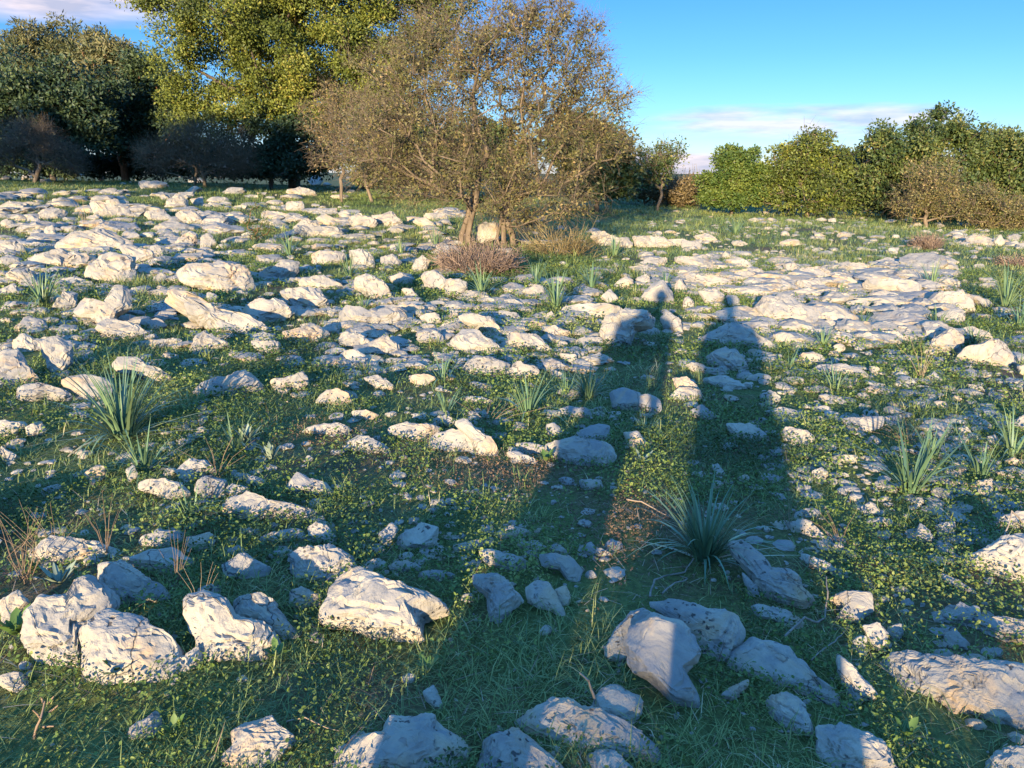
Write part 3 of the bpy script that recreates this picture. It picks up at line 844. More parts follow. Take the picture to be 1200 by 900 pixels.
    # the same rubble carries on beyond both edges of the view
    for _ in range(900):
        y = 2.5*math.exp(rng.uniform(0, 2.6)); sgn = rng.choice([-1, 1]); x = sgn*(y*.72 + .3 + rng.random()*(2 + y*.25))
        w = .08 + .45*rng.random()**2.5; stone(np.array([x, y, terrain(x, y)[0]]), w, w*.55)
    tag(obj('rubble', mb.mesh('rubble', M_ROCK, True, 28)), 'small loose limestone rubble scattered through the pasture', 'rubble', kind='stuff')
SCATTER = [(0,400,1200,560,260,4,18),(0,560,1200,690,110,3,16),(440,560,740,720,40,4,22),(380,300,760,430,120,8,34),(0,300,380,400,70,10,34),(900,420,1200,660,130,4,20),(760,258,1200,300,120,4,13),(0,335,400,430,120,6,30),(400,420,760,520,90,4,22),(0,430,420,640,110,3,18),(420,520,740,680,70,3,16),(900,400,1200,640,170,4,20),(0,225,420,300,330,5,26),(0,290,420,345,150,5,28),(0,240,360,330,70,18,38),(420,255,720,320,110,4,24),(720,258,1200,315,230,4,12),(780,245,1200,275,110,3,9),
    (1110,275,1200,292,60,4,15),(740,308,1100,345,230,6,30),(860,316,1110,402,230,12,52),(700,298,980,330,60,8,28),(400,250,540,300,60,8,34),(380,325,700,435,170,10,34),(0,225,260,330,60,10,34),(900,330,1200,400,130,5,26),(380,340,700,440,230,5,28),(0,330,380,420,100,4,24),
    (380,440,800,530,80,3,16),(800,400,1200,470,170,4,22),(880,470,1200,600,280,3,18),(780,340,920,440,80,5,26),(420,560,560,660,60,3,14),(560,560,720,660,26,3,12),
    (0,440,400,560,60,3,14),(0,560,420,680,70,3,15),(930,600,1200,720,80,3,16),(1000,720,1200,780,20,4,16),(840,600,1000,720,28,3,12),(0,680,1200,900,55,3,12),(0,203,420,228,40,3,14),(700,540,900,620,30,3,12)]
EXTRA_LM = [("the large strap leaved clump at left", 145, 510), ("the dark strap leaved clump", 825, 652), ("the brown dry bush", 560, 310), ("the spidery strap leaved clump at right", 1065, 575),
    ("the strap leaved clump at centre", 618, 485), ("the pine seedling", 298, 275), ("the trunks of the shrubby tree", 565, 278)]
build_rocks()
def on_rock(x, y, k=.88):
    hit = np.zeros(len(x), bool)
    for fx, fy, a, b, rt, fw in FOOT:
        m = np.abs(x - fx) < a + b + .1
        if not m.any(): continue
        dx, dy = x[m] - fx, y[m] - fy
        hit[m] |= ((dx*rt[0] + dy*rt[1])/(a*k))**2 + ((dx*fw[0] + dy*fw[1])/(b*k))**2 < 1
    return hit

# ------------------------------------------------------------------ ground cover and grass (nobody could count these)
def wedge(n, d0, d1, power):
    """random points in the field of view (and a margin); density falls as d**-power"""
    u = rng.random(n); e = 2 - power
    d = (d0**e + u*(d1**e - d0**e))**(1/e) if abs(e) > 1e-6 else d0*(d1/d0)**u
    hw = d*.70 + .9; x = rng.uniform(-1, 1, n)*hw; return x, d
def patch(x, y, s, seed): return perlin(p2(x/s, y/s, seed + .37))
def dirt(x, y): return np.exp(-(((x - 0.02)/.4)**2 + ((y - 3.9)/.25)**2)) + np.exp(-(((x - .55)/.28)**2 + ((y - 3.25)/.35)**2)) + np.exp(-(((x+1.05)/.35)**2 + ((y-4.3)/.22)**2))
def build_cover():
    # clover-like herb leaves, near field
    mb = MB(); n = 620000; x, y = wedge(n, 1.25, 14, 1.65)
    dens = .48 + 1.1*patch(x, y, .8, 1) + .6*patch(x, y, .25, 2) - .8*dirt(x, y)
    keep = (rng.random(n) < dens) & ~on_rock(x, y, .97); x, y = x[keep], y[keep]; n = len(x)
    z = terrain(x, y); hgt = (.012 + .06*rng.random(n)**1.4)*(1 + .6*patch(x, y, .5, 3))
    A = unit(np.stack([rng.normal(size=n), rng.normal(size=n), rng.normal(size=n)*.45 + .3], 1)); N = unit(np.stack([rng.normal(size=n)*.7, rng.normal(size=n)*.7, np.ones(n)], 1))
    L = (.006 + .012*rng.random(n)**1.3)*np.clip(.7 + y/7, .95, 2.1); V, Fq = ovals(np.stack([x, y, z + hgt], 1), A, N, L, L*rng.uniform(.35, .8, n))
    t = np.clip(.38 + .6*patch(x, y, .6, 8) + .16*rng.normal(size=n), 0, 1); mb.add(V, Fq, np.repeat(t, 6))
    tag(obj('ground_cover', mb.mesh('ground_cover', M_HERB)), 'low green clover and herb leaves carpeting the soil', 'ground cover', kind='stuff')
    # grass
    mb = MB(); n = 1000000; x, y = wedge(n, 1.3, 47, 1.42)
    dens = .5 + .9*patch(x, y, 1.3, 21) + .6*patch(x, y, .35, 22) - .8*dirt(x, y)
    dens *= np.clip(.42 + (y - 3)*.08, .42, 1)
    keep = (rng.random(n) < dens) & ~on_rock(x, y, .97) & (np.hypot(x, y) < 48.5); x, y = x[keep], y[keep]; n = len(x); z = terrain(x, y)
    D = unit(np.stack([rng.normal(size=n)*.55, rng.normal(size=n)*.55, np.full(n, .8)], 1)); Up = np.tile([0, 0, 1.], (n, 1))
    tall = np.clip(patch(x, y, 1.1, 31), 0, 1)
    L = (.045 + .07*rng.random(n) + .16*tall*rng.random(n))*np.clip(.8 + y/26, .8, 1.7); Wd = np.clip(.0028 + .00052*y, .003, .022)*(.7 + .6*rng.random(n))
    V, Fq = strips(np.stack([x, y, z - .01], 1), D, Up, L, Wd, .5 + rng.random(n)*1.0, 2)
    t = np.clip(.36 + .35*patch(x, y, 1.6, 41) + .2*rng.normal(size=n), 0, 1)**1.15; mb.add(V, Fq, np.repeat(t, 6))
    # denser leafy tussocks
    nt = 900; tx, ty = wedge(nt, 3, 46, 1.2); k = 26
    ok = ~on_rock(tx, ty, 1.0); tx, ty = tx[ok], ty[ok]; sz = rng.uniform(.5, 1.2, len(tx))*np.clip(.6 + ty/40, .6, 1.3)
    X = np.repeat(tx, k) + rng.normal(size=len(tx)*k)*.035; Y = np.repeat(ty, k) + rng.normal(size=len(tx)*k)*.035; s = np.repeat(sz, k); n = len(X)
    D = unit(np.stack([rng.normal(size=n)*.45, rng.normal(size=n)*.45, np.full(n, .9)], 1))
    V, Fq = strips(np.stack([X, Y, terrain(X, Y) - .01], 1), D, np.tile([0, 0, 1.], (n, 1)), s*rng.uniform(.10, .24, n), np.clip(.004 + .0006*Y, 0, .024), .4 + .9*rng.random(n), 2)
    mb.add(V, Fq, np.repeat(np.clip(np.repeat(rng.uniform(.2, .75, len(tx)), k) + .1*rng.normal(size=n), 0, 1), 6))
    for fx, fy, a, b, rt, fw in FOOT:
        k = int(min(170, 26 + 190*(a + b))); an = rng.uniform(0, 6.283, k); rr = rng.uniform(.93, 1.14, k)
        Q = np.array([fx, fy, 0]) + rt*(np.cos(an)*a*rr)[:, None] + fw*(np.sin(an)*b*rr)[:, None]; cl = perlin(Q*np.array([6, 6, 1]) + 3) > -.08; Q = Q[cl]; k = len(Q)
        if not k: continue
        Q[:, 2] = terrain(Q[:, 0], Q[:, 1]) - .01; D = unit(np.stack([rng.normal(size=k)*.5, rng.normal(size=k)*.5, np.full(k, .9)], 1)); far = np.clip(.8 + fy/26, .8, 1.5)
        V, Fq = strips(Q, D, np.tile([0, 0, 1.], (k, 1)), rng.uniform(.035, .12, k)*far, np.clip(rng.uniform(.0025, .0045, k) + .0005*fy, 0, .02), .4 + rng.random(k), 2); mb.add(V, Fq, np.repeat(np.clip(.4 + .2*rng.normal(size=k), 0, 1), 6))
    tag(obj('grass', mb.mesh('grass', M_GRASS)), 'short uneven pasture grass growing between the rocks', 'grass', kind='stuff')
    # dry litter: dead blades and bits lying flat
    mb = MB(); n = 34000; x, y = wedge(n, 1.4, 14, 1.4); ok = (rng.random(n) < .25 + .5*patch(x, y, .7, 51) + 1.0*dirt(x, y)) & ~on_rock(x, y, .95); x, y = x[ok], y[ok]; n = len(x)
    D = unit(np.stack([rng.normal(size=n), rng.normal(size=n), .12 + .25*rng.random(n)], 1))
    V, Fq = strips(np.stack([x, y, terrain(x, y) + .004 + .025*rng.random(n)], 1), D, np.tile([0, 0, 1.], (n, 1)), rng.uniform(.02, .13, n), rng.uniform(.0015, .004, n), .4*rng.random(n), 2)
    mb.add(V, Fq, np.repeat(rng.random(n), 6))
    n = 5000; x = np.concatenate([.02 + .32*rng.normal(size=2200), .55 + .2*rng.normal(size=1800), -1.05 + .25*rng.normal(size=1000)]); y = np.concatenate([3.9 + .2*rng.normal(size=2200), 3.25 + .22*rng.normal(size=1800), 4.3 + .15*rng.normal(size=1000)])
    V, Fq = ovals(np.stack([x, y, terrain(x, y) + .005 + .03*rng.random(n)], 1), rand_dirs(n), rand_dirs(n), rng.uniform(.006, .018, n), rng.uniform(.003, .009, n)); mb.add(V, Fq, np.repeat(.3*rng.random(n), 6))
    tag(obj('dead_grass', mb.mesh('dead_grass', M_DRY)), 'brown dead grass and leaf litter lying between the rocks', 'litter', kind='stuff')
build_cover()

# ------------------------------------------------------------------ strap leaved plants, stems, twigs, low plants
def strap_clump(px, py, hpx, wpx, nleaf, label, tilt=0, tint=.53):
    p = at(px, py); d = np.linalg.norm(p - cam_p); H = hpx*d/F; Wd = wpx*d/F
    mb = MB(); n = int(nleaf*2.0); a = rng.uniform(0, 6.283, n); spread = np.clip(Wd/(2*H), .2, 1.3)
    lean = np.abs(rng.normal(size=n))*.30*spread + rng.random(n)**2*spread*.55
    out = rng.random(n) < .22; lean = np.where(out, lean + .5*spread, lean)
    h = np.stack([np.cos(a), np.sin(a), 0*a], 1); D = unit(h*np.sin(lean)[:, None] + np.array([0, 0, 1.])*np.cos(lean)[:, None])
    L = H*rng.uniform(.65, 1.12, n)*(1 + .35*np.clip(lean, 0, 1)); w = np.clip(rng.uniform(.006, .0145, n)*(1 + d/18), 0, .04)*min(1.2, .5 + H*1.4)
    C = h*rng.uniform(0, .035 + .03*Wd, n)[:, None]
    old = rng.random(n) < .13; lean = np.where(old, rng.uniform(1.0, 1.45, n), lean); D = unit(h*np.sin(lean)[:, None] + np.array([0, 0, 1.])*np.cos(lean)[:, None])
    V, Fq = strips(C - [0, 0, .01], D, np.tile([0, 0, 1.], (n, 1)), L, w, np.where(out, 1.7, .15 + 1.1*rng.random(n)**1.5), 7)
    t = np.clip(tint + rng.uniform(-.14, .14) + .17*rng.normal(size=n), 0, .84); t = np.where(old, rng.uniform(.86, 1, n), t)
    mb.add(V, Fq, np.repeat(t, 16))
    tag(obj('asphodel_plant', mb.mesh('strap_leaves', M_ASPH, True), loc=p), label, 'asphodel', 'strap leaved asphodels among the rocks')
for a in [(145,512,84,125,62,'largest asphodel, dense grey green strap leaves beside the rocks at left'),
    (168,553,52,66,20,'small asphodel growing in front of the largest asphodel at left'),
    (222,604,36,42,14,'little yellow green asphodel above the wide low rock with dry stems'),
    (825,655,88,96,62,'dark shaded asphodel, dense strap leaves in the photographer\'s shadow'),
    (1066,577,78,118,24,'spidery asphodel with long arching leaves at the right'),
    (1090,540,46,40,20,'asphodel standing close behind the spidery one at the right'),
    (1150,560,48,78,16,'thin arching asphodel between the spidery one and the right edge'),
    (1186,535,52,46,16,'asphodel beside the right edge, behind the thin arching one'),
    (618,487,52,60,22,'yellow green asphodel with spread leaves, left of the square blue rock'),
    (519,447,38,46,12,'slanting asphodel with few broad leaves above the domed centre rock'),
    (523,484,34,40,16,'asphodel tuft directly below the slanting broad leaved one'),
    (664,463,30,28,14,'narrow asphodel tuft, lit, left of the dark tuft beside a shadow'),
    (690,466,40,44,34,'dark blue green asphodel tuft in the left person\'s shadow'),
    (50,360,44,42,24,'fresh green asphodel among rocks near the left edge'),
    (565,348,42,40,26,'asphodel below the brown dry bush, left one of two'),
    (651,362,50,42,26,'tall asphodel left of the flat cream bench of rock'),
    (692,340,36,44,26,'asphodel behind the flat cream bench, above the small cone stone'),
    (628,335,34,30,18,'asphodel behind the tall one, near the brown dry bush'),
    (979,456,28,60,22,'asphodel with a yellow heart in front of the grooved round rock'),
    (965,407,26,40,20,'dull asphodel tuft behind the grooved round rock'),
    (1013,382,24,30,16,'asphodel at the lower end of the pavement, left of the large cream slab'),
    (1098,384,26,34,16,'dark asphodel in front of the large smooth cream slab at right'),
    (1178,362,44,44,24,'bushy asphodel right of the large smooth cream slab'),
    (1194,384,32,40,20,'asphodel cut by the right edge below the bushy one'),
    (1092,338,30,46,26,'asphodel right of the long pavement slab with the dropped corner'),
    (984,346,16,22,14,'little asphodel at the far end of the great pavement'),
    (780,334,22,30,30,'dark round asphodel tuft behind the head of the left person\'s shadow'),
    (409,326,30,20,18,'slim asphodel between pale rocks, upper middle left'),
    (426,362,24,24,14,'asphodel in front of the cream boulder left of the dry bush'),
    (755,508,24,26,16,'pale asphodel tuft in front of the saddle shaped shaded rock'),
    (340,302,32,40,26,'fresh asphodel patch right of the pine seedling'),
    (862,276,22,26,20,'asphodel standing alone in the far grass below the round green bush'),
    (275,532,48,36,14,'thin yellowish asphodel right of the largest one at left'),
    (1142,405,26,30,14,'asphodel in front of the rusty hollow rock at right'),
    (925,432,26,14,8,'sparse asphodel right of the photographer\'s shadow'),
    (1065,262,18,22,14,'far asphodel before the brown shrub on the right'),
    (720,300,26,26,18,'asphodel right of the shrubby tree trunks'),
    (470,300,26,24,16,'asphodel in front of the cracked cream rocks under the shrubby tree'),
    (510,290,26,22,14,'asphodel left of the shrubby tree trunks')]: strap_clump(*a)

def stems(name, label, cat, specs, mat, rpx=1.1, group=None):
    """specs: list of pixel polylines whose first point stands on the ground; depth bends slightly"""
    p = at(*specs[0][0]); P0, P1, R0, R1 = [], [], [], []
    for pl in specs:
        g = at(*pl[0]); Yd = g[1]; pts = [g - [0, 0, .01]]
        for k, q in enumerate(pl[1:]): pts.append(on_plane(q[0], q[1], Yd + .03*(k+1)*rng.uniform(-1, 1)))
        d = np.linalg.norm(g - cam_p); r = rpx*d/F*.5
        for k in range(len(pts)-1):
            A, B = pts[k], pts[k+1]; m = 3
            for j in range(m):
                P0.append(A + (B-A)*j/m); P1.append(A + (B-A)*(j+1)/m); tt = (k + j/m)/(len(pts)-1); R0.append(r*(1 - .6*tt)); R1.append(r*(1 - .6*(tt + 1/m/(len(pts)-1))))
    V, Fq = tubes(np.array(P0) - p, np.array(P1) - p, R0, R1, 5)
    V = V + .012*np.stack([perlin(V*9 + 3), perlin(V*9 + 31), perlin(V*9 + 77)], 1)*min(1, rpx)
    mb = MB(); mb.add(V, Fq, np.full(len(V), rng.uniform(.35, .8)))
    return tag(obj(name, mb.mesh(name, mat, True), loc=p), label, cat, group)
def lying(name, label, cat, pl, rpx, mat, lift=.03):
    """a twig lying on the ground: pixels to ground points, raised a little in the middle"""
    p = at(*pl[0]); pts = []
    for k, q in enumerate(pl): g = at(*q); pts.append(g + [0, 0, lift*(1 + .8*math.sin(k*1.7)) ])
    P0, P1, R0, R1 = [], [], [], []; n = len(pts)-1
    for k in range(n):
        d = np.linalg.norm(pts[k] - cam_p); r = rpx*d/F*.33
        for j in range(4):
            t0 = (k + j/4)/n; P0.append(pts[k] + (pts[k+1]-pts[k])*j/4); P1.append(pts[k] + (pts[k+1]-pts[k])*(j+1)/4); R0.append(r*(1-.55*t0)); R1.append(r*(1-.55*(t0+.25/n)))
    V, Fq = tubes(np.array(P0)-p, np.array(P1)-p, R0, R1, 6); V = V + .008*np.stack([perlin(V*11 + 3), perlin(V*11 + 31), perlin(V*11 + 77)], 1)
    mb = MB(); mb.add(V, Fq, np.full(len(V), .7)); return tag(obj(name, mb.mesh(name, mat, True), loc=p), label, cat, 'bare twigs on the ground')
M_TWIG = plain('bleached_twig', (.13, .105, .08), (.28, .235, .185), 30)
lying('twig', 'curved bleached twig hooked upward right of the sloping blue boulder', 'twig', [(919,760),(940,748),(958,740),(966,728),(967,712),(966,697)], 4.2, M_TWIG, .05)
lying('twig', 'thin curved twig looping in front of the hooked twig', 'twig', [(950,783),(972,768),(985,752),(993,735),(1003,728)], 2.6, M_TWIG)
lying('twig', 'grey twig bending down at the foot of the dark shaded asphodel', 'twig', [(762,708),(765,694),(780,680),(802,672),(812,664)], 4.0, M_TWIG)
lying('twig', 'forked grey twig behind the smooth blue boulder', 'twig', [(776,704),(790,697),(806,684),(797,676)], 3.4, M_TWIG)
lying('twig', 'long thin straw stalk lying left of the dark shaded asphodel', 'twig', [(735,592),(752,599),(772,605),(796,612)], 3.4, M_DRY)
lying('twig', 'twig crossing the smooth cream boulder at the right edge', 'twig', [(1192,641),(1177,650),(1170,660),(1176,668)], 2.6, M_TWIG, .12)
stems('stick', 'short upright grey stick before the round lichen grey rock', 'stick', [[(701,832),(697,812),(690,797),(681,787)]], M_TWIG, 4.0)
lying('twig', 'straw twig lying at the bottom edge right of the striped boulder', 'twig', [(338,856),(360,858),(385,861),(402,862)], 2.4, M_DRY)
dry = []
for k in range(16):
    x = 30 + random.uniform(-5, 5); y = 682 + random.uniform(-4, 4); t = random.uniform(45, 100); dry.append([(x, y), (x + random.uniform(-24, 16), y - t*.5), (x + random.uniform(-46, 30), y - t)])
stems('dry_plant', 'brown dry stem bundle leaning left at the left edge', 'dry plant', dry, M_DRY, .6, 'dry stalks among the rocks')
def stalks(x, y, n, w, h, label):
    sp = []
    for k in range(n):
        bx = x + random.gauss(0, .3); by = y; t = h*random.uniform(.5, 1.1); l = random.gauss(0, w*.6); sp.append([(bx, by), (bx + l*.4, by - t*.55), (bx + l, by - t)])
    stems('dry_plant', label, 'dry plant', sp, M_DRY, .5, 'dry stalks among the rocks')
stalks(65, 652, 9, 40, 62, 'upright dry stalks rising in front of the wide low rock at left')
stalks(125, 650, 9, 36, 75, 'upright dry stalks at the right end of the wide low rock')
stalks(208, 690, 11, 26, 66, 'reddish dry stalks between the flat faced block and the prow shaped boulder')
stalks(236, 720, 8, 30, 60, 'thin dry stalks rising before the prow shaped boulder')
stalks(255, 560, 9, 50, 44, 'fine dry stalks by the thin yellowish asphodel at left')
stalks(1080, 445, 7, 26, 60, 'thin red brown stalks in front of the cream pyramid boulder')
stalks(1065, 520, 12, 60, 34, 'brown dead stalks behind the spidery asphodel at right')
stalks(100, 268, 7, 40, 34, 'dry stalks in the far left rocks')
stalks(366, 405, 6, 24, 40, 'dry stalks above the crouching blue rock')
stalks(570, 500, 10, 50, 34, 'dry stalks left of the spread yellow green asphodel')
stalks(985, 640, 10, 50, 42, 'dry straw stalks above the layered white rock')
stalks(925, 620, 8, 40, 50, 'dark dry stalks at the right edge of the photographer\'s shadow')
def rosette(px, py, wpx, n, mat, label, cat='leafy plant', name='leafy_plant', up=.5):
    p = at(px, py); d = np.linalg.norm(p - cam_p); Rr = wpx*d/F*.5
    a = np.arange(n)*2.4 + rng.random(n)*.5; e = up + .5*rng.random(n); f = np.linspace(.45, 1, n)
    A = np.stack([np.cos(a)*np.cos(e), np.sin(a)*np.cos(e), np.sin(e)], 1); N = unit(np.stack([-np.cos(a)*np.sin(e), -np.sin(a)*np.sin(e), np.cos(e)], 1))
    V, Fq = ovals(A*.01 + [0, 0, .02], A, N, Rr*f*1.1, Rr*f*(.45 if mat is M_ROSE else .26)); mb = MB(); mb.add(V, Fq, np.repeat(np.clip(.5 + .25*rng.normal(size=n), 0, 1), 6))
    tag(obj(name, mb.mesh(name, mat, True), loc=p), label, cat, 'broad leaved low plants')
rosette(20, 752, 56, 9, M_ROSE, 'bright broad leaved plant at the left edge under the split rock', up=.7)
rosette(140, 795, 44, 8, M_ROSE, 'broad leaved plant at the foot of the twin boulders')
rosette(72, 692, 48, 18, M_SILV, 'silvery leaf rosette between the dry stem bundle and the twin boulders', 'rosette', 'leaf_rosette')
rosette(325, 776, 36, 8, M_ROSE, 'yellow green broad leaved sprig below the prow shaped boulder tip')
rosette(640, 545, 30, 9, M_ROSE, 'light green leafy plant left of the square blue rock foot')
rosette(290, 525, 44, 22, M_SILV, 'greyish sage plant right of the thin yellowish asphodel', 'sage plant', 'sage_plant', .8)
rosette(318, 545, 40, 20, M_SILV, 'grey leaved sage plant just left of the loaf rock', 'sage plant', 'sage_plant', .8)
rosette(752, 545, 34, 9, M_SILV, 'pale flat leaf plant beside the square blue rock', up=.3)
rosette(205, 868, 36, 9, M_ROSE, 'leafy plant below the blue shaded shard')
rosette(1060, 870, 36, 9, M_ROSE, 'leafy plant at the bottom edge near the right corner')
rosette(500, 790, 34, 9, M_ROSE, 'leafy plant in the dark herbs below the broad tilted slab', up=.3)
# dead thistle
stems('dead_thistle', 'dead thistle with a woolly head standing at lower left', 'thistle', [[(38,866),(50,842),(55,822)],[(46,850),(64,852)],[(50,842),(40,832)],[(52,836),(66,826)],[(54,826),(48,818)],[(54,826),(62,817)]], M_DRY, 3.2)

def heath(px, py, wpx, hpx, n, mat, label, name='dry_bush', cat='dry bush'):
    p = at(px, py); d = np.linalg.norm(p - cam_p); w, h = wpx*d/F*.5, hpx*d/F
    P0, P1 = [], []
    a = rng.uniform(0, 6.283, n); r = rng.random(n)**.5; root = np.stack([np.cos(a)*r*w*.5, np.sin(a)*r*w*.4, 0*a], 1)
    tip = np.stack([np.cos(a)*r*w, np.sin(a)*r*w*.8, h*(.35 + .65*rng.random(n))*(1 - .35*r**2)], 1) + rng.normal(size=(n, 3))*w*.1
    mid = (root + tip)/2 + rng.normal(size=(n, 3))*w*.08; t2 = mid + (tip - mid)*.8 + rng.normal(size=(n, 3))*w*.16
    rad = np.full(n, .0022 + .00018*d)
    mb = MB()
    for A, B in ((root, mid), (mid, tip), (mid, t2)):
        V, Fq = tubes(A, B, rad, rad*.6, 3); mb.add(V, Fq, np.repeat(np.clip(.5 + .25*rng.normal(size=n), 0, 1), 6))
    k = n*3; C = tip[rng.integers(n, size=k)] + rng.normal(size=(k, 3))*w*.07; V, Fq = leaves(C, rand_dirs(k), rand_dirs(k), rng.uniform(.6, 1.2, k)*(.012 + .001*d), np.full(k, .005 + .0006*d)); mb.add(V, Fq, np.repeat(rng.random(k), 4))
    tag(obj(name, mb.mesh(name, mat), loc=p), label, cat, None)
heath(560, 320, 105, 34, 700, M_HEATH, 'low brown dry bush of fine twigs below the shrubby tree')
heath(655, 298, 100, 30, 170, M_BROWN, 'straw brown dry bush right of the shrubby tree trunks')
heath(1085, 292, 34, 16, 220, M_HEATH, 'small brown heather bush in the far right grass')
heath(1190, 313, 40, 10, 160, M_HEATH, 'flat brown heather patch at the right edge of the far grass', 'dry_bush', 'dry bush')
heath(440, 222, 60, 34, 300, M_HEATH, 'grey brown dry bush in shade under the tan thicket')

# ------------------------------------------------------------------ trees
def skeleton(bases, fork, pts, rtip, rmax, jit):
    """trunk nodes first, then each crown point joins the nearest node: limbs that reach every leaf clump"""
    N = []; par = []; plen = []; rootlike = []
    for b in bases:
        k0 = len(N); m = 5
        for j in range(m+1):
            t = j/m; q = b*(1-t) + fork*t if len(bases) == 1 else b*(1-t) + (fork + (b-fork)*np.array([.55, .55, 0]))*t
            q = q + (rng.normal(size=3)*jit*.35 if 0 < j else 0); N.append(q); par.append(len(N)-2 if j else -1); plen.append(t*np.linalg.norm(fork - b))
        rootlike.append(k0)
    order = np.argsort(np.linalg.norm(pts - fork, axis=1)); tips = []
    for i in order:
        p = pts[i]; A = np.array(N); start = 2 if len(A) > 3 else 0
        c = np.linalg.norm(A - p, axis=1) + .28*np.array(plen); c[[r for r in rootlike]] += 9; c[[r+1 for r in rootlike]] += 4
        c += np.where(A[:, 2] > p[2] + .1, .5*(A[:, 2] - p[2]), 0)
        j = int(c.argmin()); q0 = A[j]; L = np.linalg.norm(p - q0); m = max(1, min(4, int(L/(jit*3 + .05)))); last = j
        for s in range(1, m+1):
            t = s/m; q = q0*(1-t) + p*t + (rng.normal(size=3)*jit*(.5 if s < m else 0)) + np.array([0, 0, .10*L*math.sin(math.pi*t)*(.5)])
            N.append(q); par.append(last); plen.append(plen[last] + L/m); last = len(N)-1
        tips.append(last)
    par = np.array(par); cnt = np.zeros(len(N)); cnt[tips] = 1
    for i in range(len(N)-1, -1, -1):
        if par[i] >= 0: cnt[par[i]] += cnt[i]
    rad = np.minimum(rtip*np.maximum(cnt, 1)**.5, rmax)
    N = np.array(N); e = np.where(par >= 0)[0]
    R0 = rad[par[e]]; R1 = rad[e]; R0 = np.minimum(R0, R1*1.5)
    return N[par[e]], N[e], R0, R1, N[tips]
def tree(name, label, cat, base_px, lobes, n_clump, per, leaf, mat, bark, spread=.3, trunk_r=.15, fork=None, twigs=0, twig_len=.5, group=None,
         Y=None, bases=None, tint=.5, rtip=.014, aspect=.55, world=None, jit=None, droop=0., k_sides=5, clumpvar=.18):
    if world is None:
        b = at(*base_px)
        if Y is not None: b = on_plane(base_px[0], base_px[1], Y); b[2] = terrain(b[0], b[1])[0]
        mpp = b[1]/F; Ls = [(on_plane(l[0], l[1], b[1] + (l[4] if len(l) > 4 else 0)*l[2]*mpp), l[2]*mpp, l[3]*mpp) for l in lobes]
    else:
        b = np.array([world[0], world[1], terrain(world[0], world[1])[0]]); Ls = [(b + np.array(l[:3]), l[3], l[4]) for l in lobes]
    area = np.array([l[1]*l[2] for l in Ls]); num = np.maximum(3, (n_clump*area/area.sum())).astype(int); pts = []
    for (c, rx, rz), n in zip(Ls, num): pts.append(c + rand_dirs(n)*(rng.random((n, 1))**.45)*np.where(rng.random((n, 1)) < .12, rng.uniform(1.05, 1.32, (n, 1)), 1)*np.array([rx, rx*.85, rz]))
    pts = np.concatenate(pts); gz = terrain(pts[:, 0], pts[:, 1]); pts[:, 2] = np.maximum(pts[:, 2], gz + .12)
    zc = (pts[:, 2] - b[2]); Ht = zc.max()
    fk = b + np.array([0, 0, Ht*.3]) if fork is None else (on_plane(fork[0], fork[1], b[1]) if world is None else b + np.array(fork))
    bs = [b] if bases is None else [np.array([*(q := on_plane(x, y, b[1]))[:2], terrain(q[0], q[1])[0]]) for x, y in bases]
    jit = jit or Ht*.025
    P0, P1, R0, R1, tips = skeleton([q - np.array([0, 0, .08]) for q in bs], fk, pts, rtip, trunk_r, jit)
    root = empty(name, b, label, cat, group)
    V, Fq = tubes(P0 - b, P1 - b, R0, R1, k_sides if trunk_r < .1 else 7); wood = MB(); wood.add(V, Fq)
    if twigs:
        n = len(tips)*twigs; T = np.repeat(tips, twigs, 0); d = unit(rand_dirs(n) + unit(T - fk)*.7 + [0, 0, .15]); l = twig_len*rng.uniform(.5, 1.2, n)
        m = T + d*l[:, None]*.55 + rng.normal(size=(n, 3))*twig_len*.08; e = m + unit(d + rand_dirs(n)*.6)*l[:, None]*.5; rr = np.full(n, rtip*.55); e2 = m + unit(d + rand_dirs(n)*.9)*l[:, None]*.4
        for A, B, ra in ((T, m, rr), (m, e, rr*.7), (m, e2, rr*.6)):
            V, Fq = tubes(A - b, B - b, ra, ra*.6, 3); wood.add(V, Fq)
    obj('trunk', wood.mesh('trunk', bark, True), root)
    if per:
        n = len(tips)*per; ci = np.repeat(np.arange(len(tips)), per); sz = spread*rng.uniform(.55, 1.35, len(tips))
        C = tips[ci] + rand_dirs(n)*(1.7*rng.random((n, 1))**.55)*sz[ci][:, None]*np.array([1, 1, .7]); C[:, 2] -= droop*rng.random(n)
        C[:, 2] = np.maximum(C[:, 2], terrain(C[:, 0], C[:, 1]) + .03)
        A = unit(rand_dirs(n) + unit(C - tips[ci])*.8); N = unit(rand_dirs(n) + [0, -.25, .55]); l = leaf*rng.uniform(.6, 1.3, n)
        V, Fq = leaves(C - b, A, N, l, l*aspect); t = np.clip(tint + clumpvar*rng.normal(size=len(tips))[ci] + .17*rng.normal(size=n), 0, 1); mb = MB(); mb.add(V, Fq, np.repeat(t, 4))
        obj('crown', mb.mesh('crown', mat), root)
    return root
G = 'trees at the edge of the pasture'
tree('oak_tree', 'tall leafy yellow green oak rising beyond the top edge, left of centre', 'tree', (345, 222),
     [(240,40,78,62),(205,-5,45,50),(330,70,80,65),(300,-30,110,60),(420,-20,110,70),(400,75,80,60),(470,70,70,70),(212,100,32,30),(340,120,60,32),(520,10,55,70),(222,138,24,24),(420,130,60,40),(265,138,42,26),(310,120,62,40),(380,142,54,30),(350,30,120,80)],
     470, 520, .14, M_OAK, M_BARKD, .56, .32, fork=(338,150), twigs=2, twig_len=.9, group=G, tint=.46, rtip=.015, clumpvar=.14)
